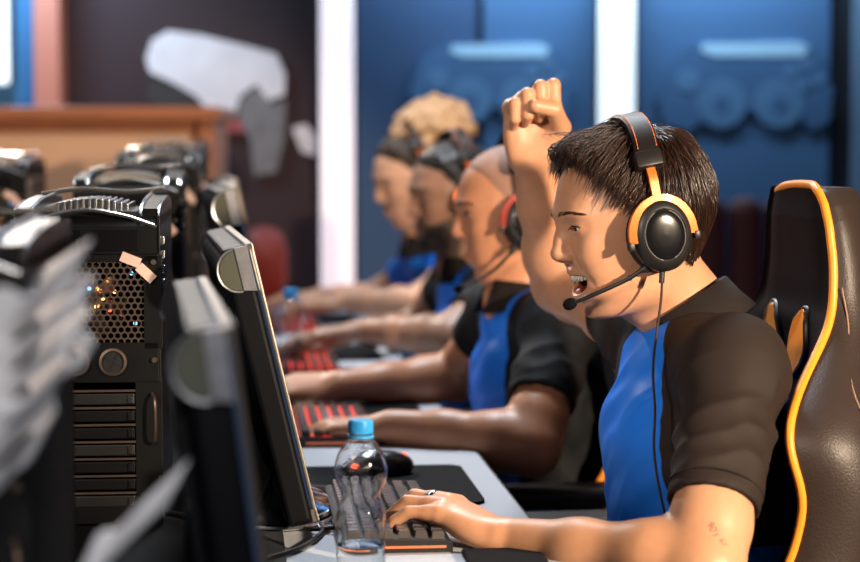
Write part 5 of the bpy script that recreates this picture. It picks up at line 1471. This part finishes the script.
# ------------------------------------------------------------------ the other players (out of focus in the photo)
def other_person(S, skin, label, hairkind, shirt, wide=False, brow=True, extra=None):
    yaw = S['yaw']; S['fwd'] = V(-math.cos(yaw), -math.sin(yaw), 0); S['left'] = V(math.sin(yaw), -math.cos(yaw), 0)
    S['base'] = (float(S['neck'][0]), float(S['neck'][1]), 0.0)
    mid = (S['SL'] + S['SR']) / 2
    allp = np.array([S['SL'], S['SR'], S['EL'], S['ER'], S['WL'], S['WR'], S['head'][1], mid + S['fwd'] * .42])
    lo = allp.min(0) - .24; hi = allp.max(0) + .24; lo[2] = -.02; hi[2] = S['head'][1][2] + .22
    S['box'] = (tuple(lo), tuple(hi)); h = S['head'][1]
    r = .0042
    fine = {'x': ((h[0] - .13, h[0] + .11, r * .7),), 'y': ((h[1] - .10, h[1] + .10, r * .8),), 'z': ((h[2] - .13, h[2] + .15, r * .7), (.73, .84, r))}
    body, (v, q), J = make_body('person', S, skin, M['mouth'], .0075, fine)
    tag(body, label, 'person', 'players at the long desk')
    from mathutils.bvhtree import BVHTree
    bvh = BVHTree.FromPolygons([tuple(p) for p in v.tolist()], [tuple(p) for p in q.tolist()])
    hd = S['head']
    eyes(hd, body, [M['eye_white'], M['iris'], M['pupil']], gaze=(1, 0, -.12))
    lashes_and_brows(hd, body, M['hair3'], bvh, brow, 1.4)
    nb = S['neck']
    def panel(fw, lt, up):
        lim = .078 + .03 * np.clip(-up / .2, 0, 1)
        if S.get('plain'): return np.full(len(fw), .1)
        return np.maximum(np.minimum(lim - np.abs(lt), fw + .02), np.minimum(-.27 - up, .16 - np.abs(lt)))
    S['hemL'] = S.get('hemL', .62); S['hemR'] = S.get('hemR', .55); S['sleeveL'] = .056; S['sleeveR'] = .056; S['hollow'] = .011
    Sb = dict(S); lo2 = np.minimum(np.minimum(S['SL'], S['SR']), np.minimum(mid, mid)) - np.array([.26, .26, .50]); hi2 = np.maximum(S['SL'], S['SR']) + np.array([.20, .20, .14])
    Sb['box'] = (tuple(np.minimum(lo2, lo2)), tuple(hi2))
    sh = make_shirt(Sb, body, shirt, .006, panel=panel, folds=.006); sh.parent = body; sh.location = (0, 0, 0)
    top = hd[0] @ V(-.016, 0, -.045) + hd[1]; n = unit(top - nb) * .8 + np.array([0, 0, .45]); n = unit(n)
    co = make_collar(S, M['collar'], nb + n * .012, n, .058, .074, .036); rel(co, body)
    trousers(S, body, M['trousers'])
    if hairkind == 'shaved':
        hc = hair_cap('hair', hd, M['hair2'], .0016, .006, S['base'], 120, 80, fade=.012); hc.parent = body
    elif hairkind == 'short':
        hc = hair_cap('hair', hd, M['hair3'], .007, .012, S['base'], 120, 80, bumpy=.004, fade=.028); hc.parent = body
        L = np.array([1.])
        def beard_region(p, drop=0.):
            return np.minimum(-.028 - p[:, 2] + .35 * np.clip(.05 - p[:, 0], -.03, .03), np.minimum(p[:, 0] - .0, .0 * p[:, 0] + .02))
        # beard follows the jaw
        hh = to_local(hd, v); nr = vnormals(v, q)
        m = (hh[:, 0] > .018) & (hh[:, 2] < -.030 + .35 * np.clip(.075 - hh[:, 0], 0, .07)) & (hh[:, 2] > -.108) & (np.hypot(hh[:, 1], (hh[:, 2] + .046) * 2.0) > .022)
        keep = m[q].all(1); idx = np.unique(q[keep]); mp = -np.ones(len(v), int); mp[idx] = np.arange(len(idx))
        rs = np.random.RandomState(1)
        o = np_mesh('beard', v[idx] + nr[idx] * (.002 + .0025 * rs.rand(len(idx), 1)), mp[q[keep]], M['beard'], None, None, S['base']); o.parent = body; o.location = (0, 0, 0)
    elif hairkind == 'curly':
        hc = hair_cap('hair', hd, M['hair4d'], .010, .008, S['base'], 120, 80, bumpy=.005, fade=.03); hc.parent = body
        rs = np.random.RandomState(8); f = Field(axis(h[0] - .22, h[0] + .24, .005), axis(h[1] - .2, h[1] + .2, .005), axis(h[2] - .08, h[2] + .26, .005))
        for i in range(330):
            d = rs.normal(size=3); d /= np.linalg.norm(d)
            if d[2] < -.25: d[2] = -d[2]
            p = V(-.082, 0, .112) + V(.098, .094, .078) * d * rs.uniform(.82, 1.04)
            if p[0] > -.02 and p[2] < .125: continue
            f.ell(p, (.015 * rs.uniform(.75, 1.35),) * 3, .004, M=hd)
        f.ell((-.080, 0, .108), (.080, .082, .064), .006, M=hd)
        vv, qq = f.mesh(); o = np_mesh('curls', vv, qq, M['hair4'], None, None, S['base']); o.parent = body; o.location = (0, 0, 0)
    for c in body.children:
        if c.name.split('.')[0] in ('hair', 'curls', 'beard'): c.location = (0, 0, 0)
    return body
def build_others():
    A = lambda *p: npv(at(*p))
    M['hair4d'] = mat('brown_roots', (.030, .016, .010), .6, noise=.3, nscale=60)
    grip = {'index': (20, 38, 22), 'middle': (22, 40, 22), 'ring': (24, 40, 22), 'pinky': (26, 40, 22)}
    flat = {'index': (14, 34, 18), 'middle': (14, 36, 18), 'ring': (15, 36, 18), 'pinky': (16, 34, 18)}
    th = [(.016, .022, -.010), (.044, .042, -.016), (.070, .050, -.018), (.092, .046, -.020)]
    fist = {'index': (55, 80, 45), 'middle': (60, 85, 45), 'ring': (62, 85, 45), 'pinky': (64, 85, 45)}
    # second seat: shaved head
    S = dict(yaw=math.radians(15), SL=A(560, 322, 3.17), SR=A(502, 306, 3.50), EL=A(531, 446, 3.02), WL=A(392, 427, 3.06), ER=A(456, 378, 3.62), WR=A(340, 386, 3.50), neck=A(520, 293, 3.34))
    S['head'] = head_frame(at(517, 223, 3.35), math.radians(8), math.radians(7)); S['rn'] = .056
    S['HL'] = hand_frame(at(388, 426, 3.062), (-1, .18, -.05), (.05, 0, 1), True); S['bendL'] = flat; S['thumbL'] = th
    S['HR'] = hand_frame(at(338, 386, 3.50), (-1, .12, -.02), (.1, -.5, .9), False); S['bendR'] = grip; S['thumbR'] = th
    S['armL'] = dict(ru=.046, re=.042, rw=.028); S['armR'] = dict(ru=.045, re=.040, rw=.028); S['hemL'] = .66; S['hemR'] = .5
    other_person(S, M['skin2'], 'player with a shaved head looking at his screen, left of the raised forearm', 'shaved', M['shirt_o'])
    hs2 = dict(HS); hs2['accent'] = mat('dark_red_metal', (.30, .04, .03), .4, metal=.4)
    make_headset(S['head'], 'black headset with a thin boom microphone on the shaved head', hs2, 'gaming headsets', [at(515, 246, 3.255), at(508, 256, 3.25), at(490, 273, 3.265), at(459, 289, 3.30)], None)
    # third seat
    S = dict(yaw=math.radians(18), SL=A(500, 292, 4.08), SR=A(455, 285, 4.42), EL=A(449, 337, 3.98), WL=A(366, 330, 4.12), ER=A(410, 332, 4.50), WR=A(352, 332, 4.32), neck=A(464, 262, 4.26))
    S['head'] = head_frame(at(456, 205, 4.25), math.radians(22), math.radians(6)); S['rn'] = .056
    S['HL'] = hand_frame(at(363, 330, 4.12), (-1, .15, -.12), (.05, 0, 1), True); S['bendL'] = flat; S['thumbL'] = th
    S['HR'] = hand_frame(at(349, 333, 4.32), (-1, .0, -.12), (.05, 0, 1), False); S['bendR'] = flat; S['thumbR'] = th; S['hemL'] = .6; S['hemR'] = .32
    other_person(S, M['skin3'], 'bearded player in a dark shirt and headset behind the man with a shaved head', 'short', M['shirt_o'])
    make_headset(S['head'], 'black headset with orange ear cushions on the bearded player', HS, 'gaming headsets', [at(446, 226, 4.14), at(438, 234, 4.14), at(424, 244, 4.17)], None, topz=.152)
    # fourth seat
    S = dict(yaw=math.radians(12), SL=A(462, 268, 4.92), SR=A(424, 262, 5.24), EL=A(418, 304, 4.84), WL=A(345, 301, 5.0), ER=A(372, 300, 5.34), WR=A(322, 296, 5.12), neck=A(426, 240, 5.02))
    S['head'] = head_frame(at(415, 186, 5.0), math.radians(24), math.radians(16)); S['rn'] = .052
    S['HL'] = hand_frame(at(342, 301, 5.0), (-1, .1, -.1), (.05, 0, 1), True); S['bendL'] = flat; S['thumbL'] = th
    S['HR'] = hand_frame(at(319, 296, 5.12), (-1, .0, -.08), (.05, 0, 1), False); S['bendR'] = flat; S['thumbR'] = th; S['hemL'] = .45; S['hemR'] = .45; S['plain'] = True
    other_person(S, M['skin4'], 'farthest player with fair curly hair and a blue shirt, leaning forward', 'curly', M['shirt4'])
    make_headset(S['head'], 'wide black headset across the farthest player\'s fair curls', HS, 'gaming headsets', None, None, topz=.158)
FINE = .0014; SHIRT_RES = .0038
build_setting(); build_desk(); build_monitors(); build_computers(); build_small(); build_cables()
ch = build_chair()
main_person()
M['shirt4'] = M['shirt_o'] = shirt_mat('polo_shaded_black_and_blue', (.0045, .005, .0065), BLUE)  # same polo, its black darkened for the shade these players sit in
build_others()
for k, dx, lab in ((1, -.025, 'gaming chair with orange piping behind the man with a shaved head'), (2, .02, 'gaming chair behind the bearded player'), (3, .0, 'gaming chair behind the farthest player')):
    c = copy_tree(ch); c['label'] = lab; c.location = ch.location + E1 * (.9 * k) + E2 * dx; c.rotation_euler = ch.rotation_euler
# ------------------------------------------------------------------ camera and light
cam = bpy.data.objects.new('camera', bpy.data.cameras.new('camera')); COL.objects.link(cam)
cam.data.sensor_width = 36; cam.data.lens = FPX / 860 * 36
cam.location = CAM; cam.rotation_euler = (PI / 2 - PITCH, 0, 0); SC.camera = cam
cam.data.clip_start = .05
cam.data.dof.use_dof = True; cam.data.dof.focus_distance = 2.40; cam.data.dof.aperture_fstop = 3.4
SC.view_settings.view_transform = 'Standard'; SC.view_settings.look = 'None'; SC.view_settings.exposure = 0.; SC.view_settings.gamma = 1.
w = bpy.data.worlds.new('world'); SC.world = w; w.use_nodes = True
w.node_tree.nodes['Background'].inputs[0].default_value = (.30, .42, .70, 1); w.node_tree.nodes['Background'].inputs[1].default_value = .035
def spot(name, loc, tgt, e, col, size=.1, ang=60, blend=.3):
    l = bpy.data.lights.new(name, 'SPOT'); l.energy = e; l.color = col; l.shadow_soft_size = size; l.spot_size = math.radians(ang); l.spot_blend = blend
    o = bpy.data.objects.new(name, l); COL.objects.link(o); o.location = loc
    o.rotation_euler = (Vector(tgt) - Vector(loc)).to_track_quat('-Z', 'Y').to_euler(); return o
def area(name, loc, tgt, e, col, sx, sy):
    l = bpy.data.lights.new(name, 'AREA'); l.energy = e; l.color = col; l.shape = 'RECTANGLE'; l.size = sx; l.size_y = sy
    o = bpy.data.objects.new(name, l); COL.objects.link(o); o.location = loc
    o.rotation_euler = (Vector(tgt) - Vector(loc)).to_track_quat('-Z', 'Y').to_euler(); return o
spot('stage_lamp', (2.05, .05, 1.72), (.52, 2.65, 1.02), 1000, (1, .79, .57), .07, 33, .25)
spot('front_lamp', (-1.5, .1, 1.9), (.17, 2.55, .98), 190, (1, .84, .70), .20, 27)
spot('back_lamp', (-1.3, 5.9, 2.9), (.2, 2.8, .9), 230, (1, .90, .80), .12, 60)
area('desk_lamp', (.0, 4.0, 3.1), (-.1, 3.0, .7), 95, (.86, .93, 1.), .5, .8)
area('wall_wash', (.62, 6.72, 2.15), (.62, 7.0, 1.75), 24, (.55, .80, 1.), 1.5, .15)
area('panel_wash', (-1.42, 6.6, 2.3), (-1.42, 7.0, 1.6), 30, (.5, .80, 1.), .3, .15)
spot('counter_lamp', (-.6, 4.0, 3.0), (-1.2, 6.2, 1.1), 60, (1, .72, .5), .15, 45, .6)
spot('cable_fill', (.35, -.35, 1.95), (-.33, 1.33, 1.04), 130, (1, .97, .96), .1, 17, .5)  # added unseen spot that only brightens the white cables
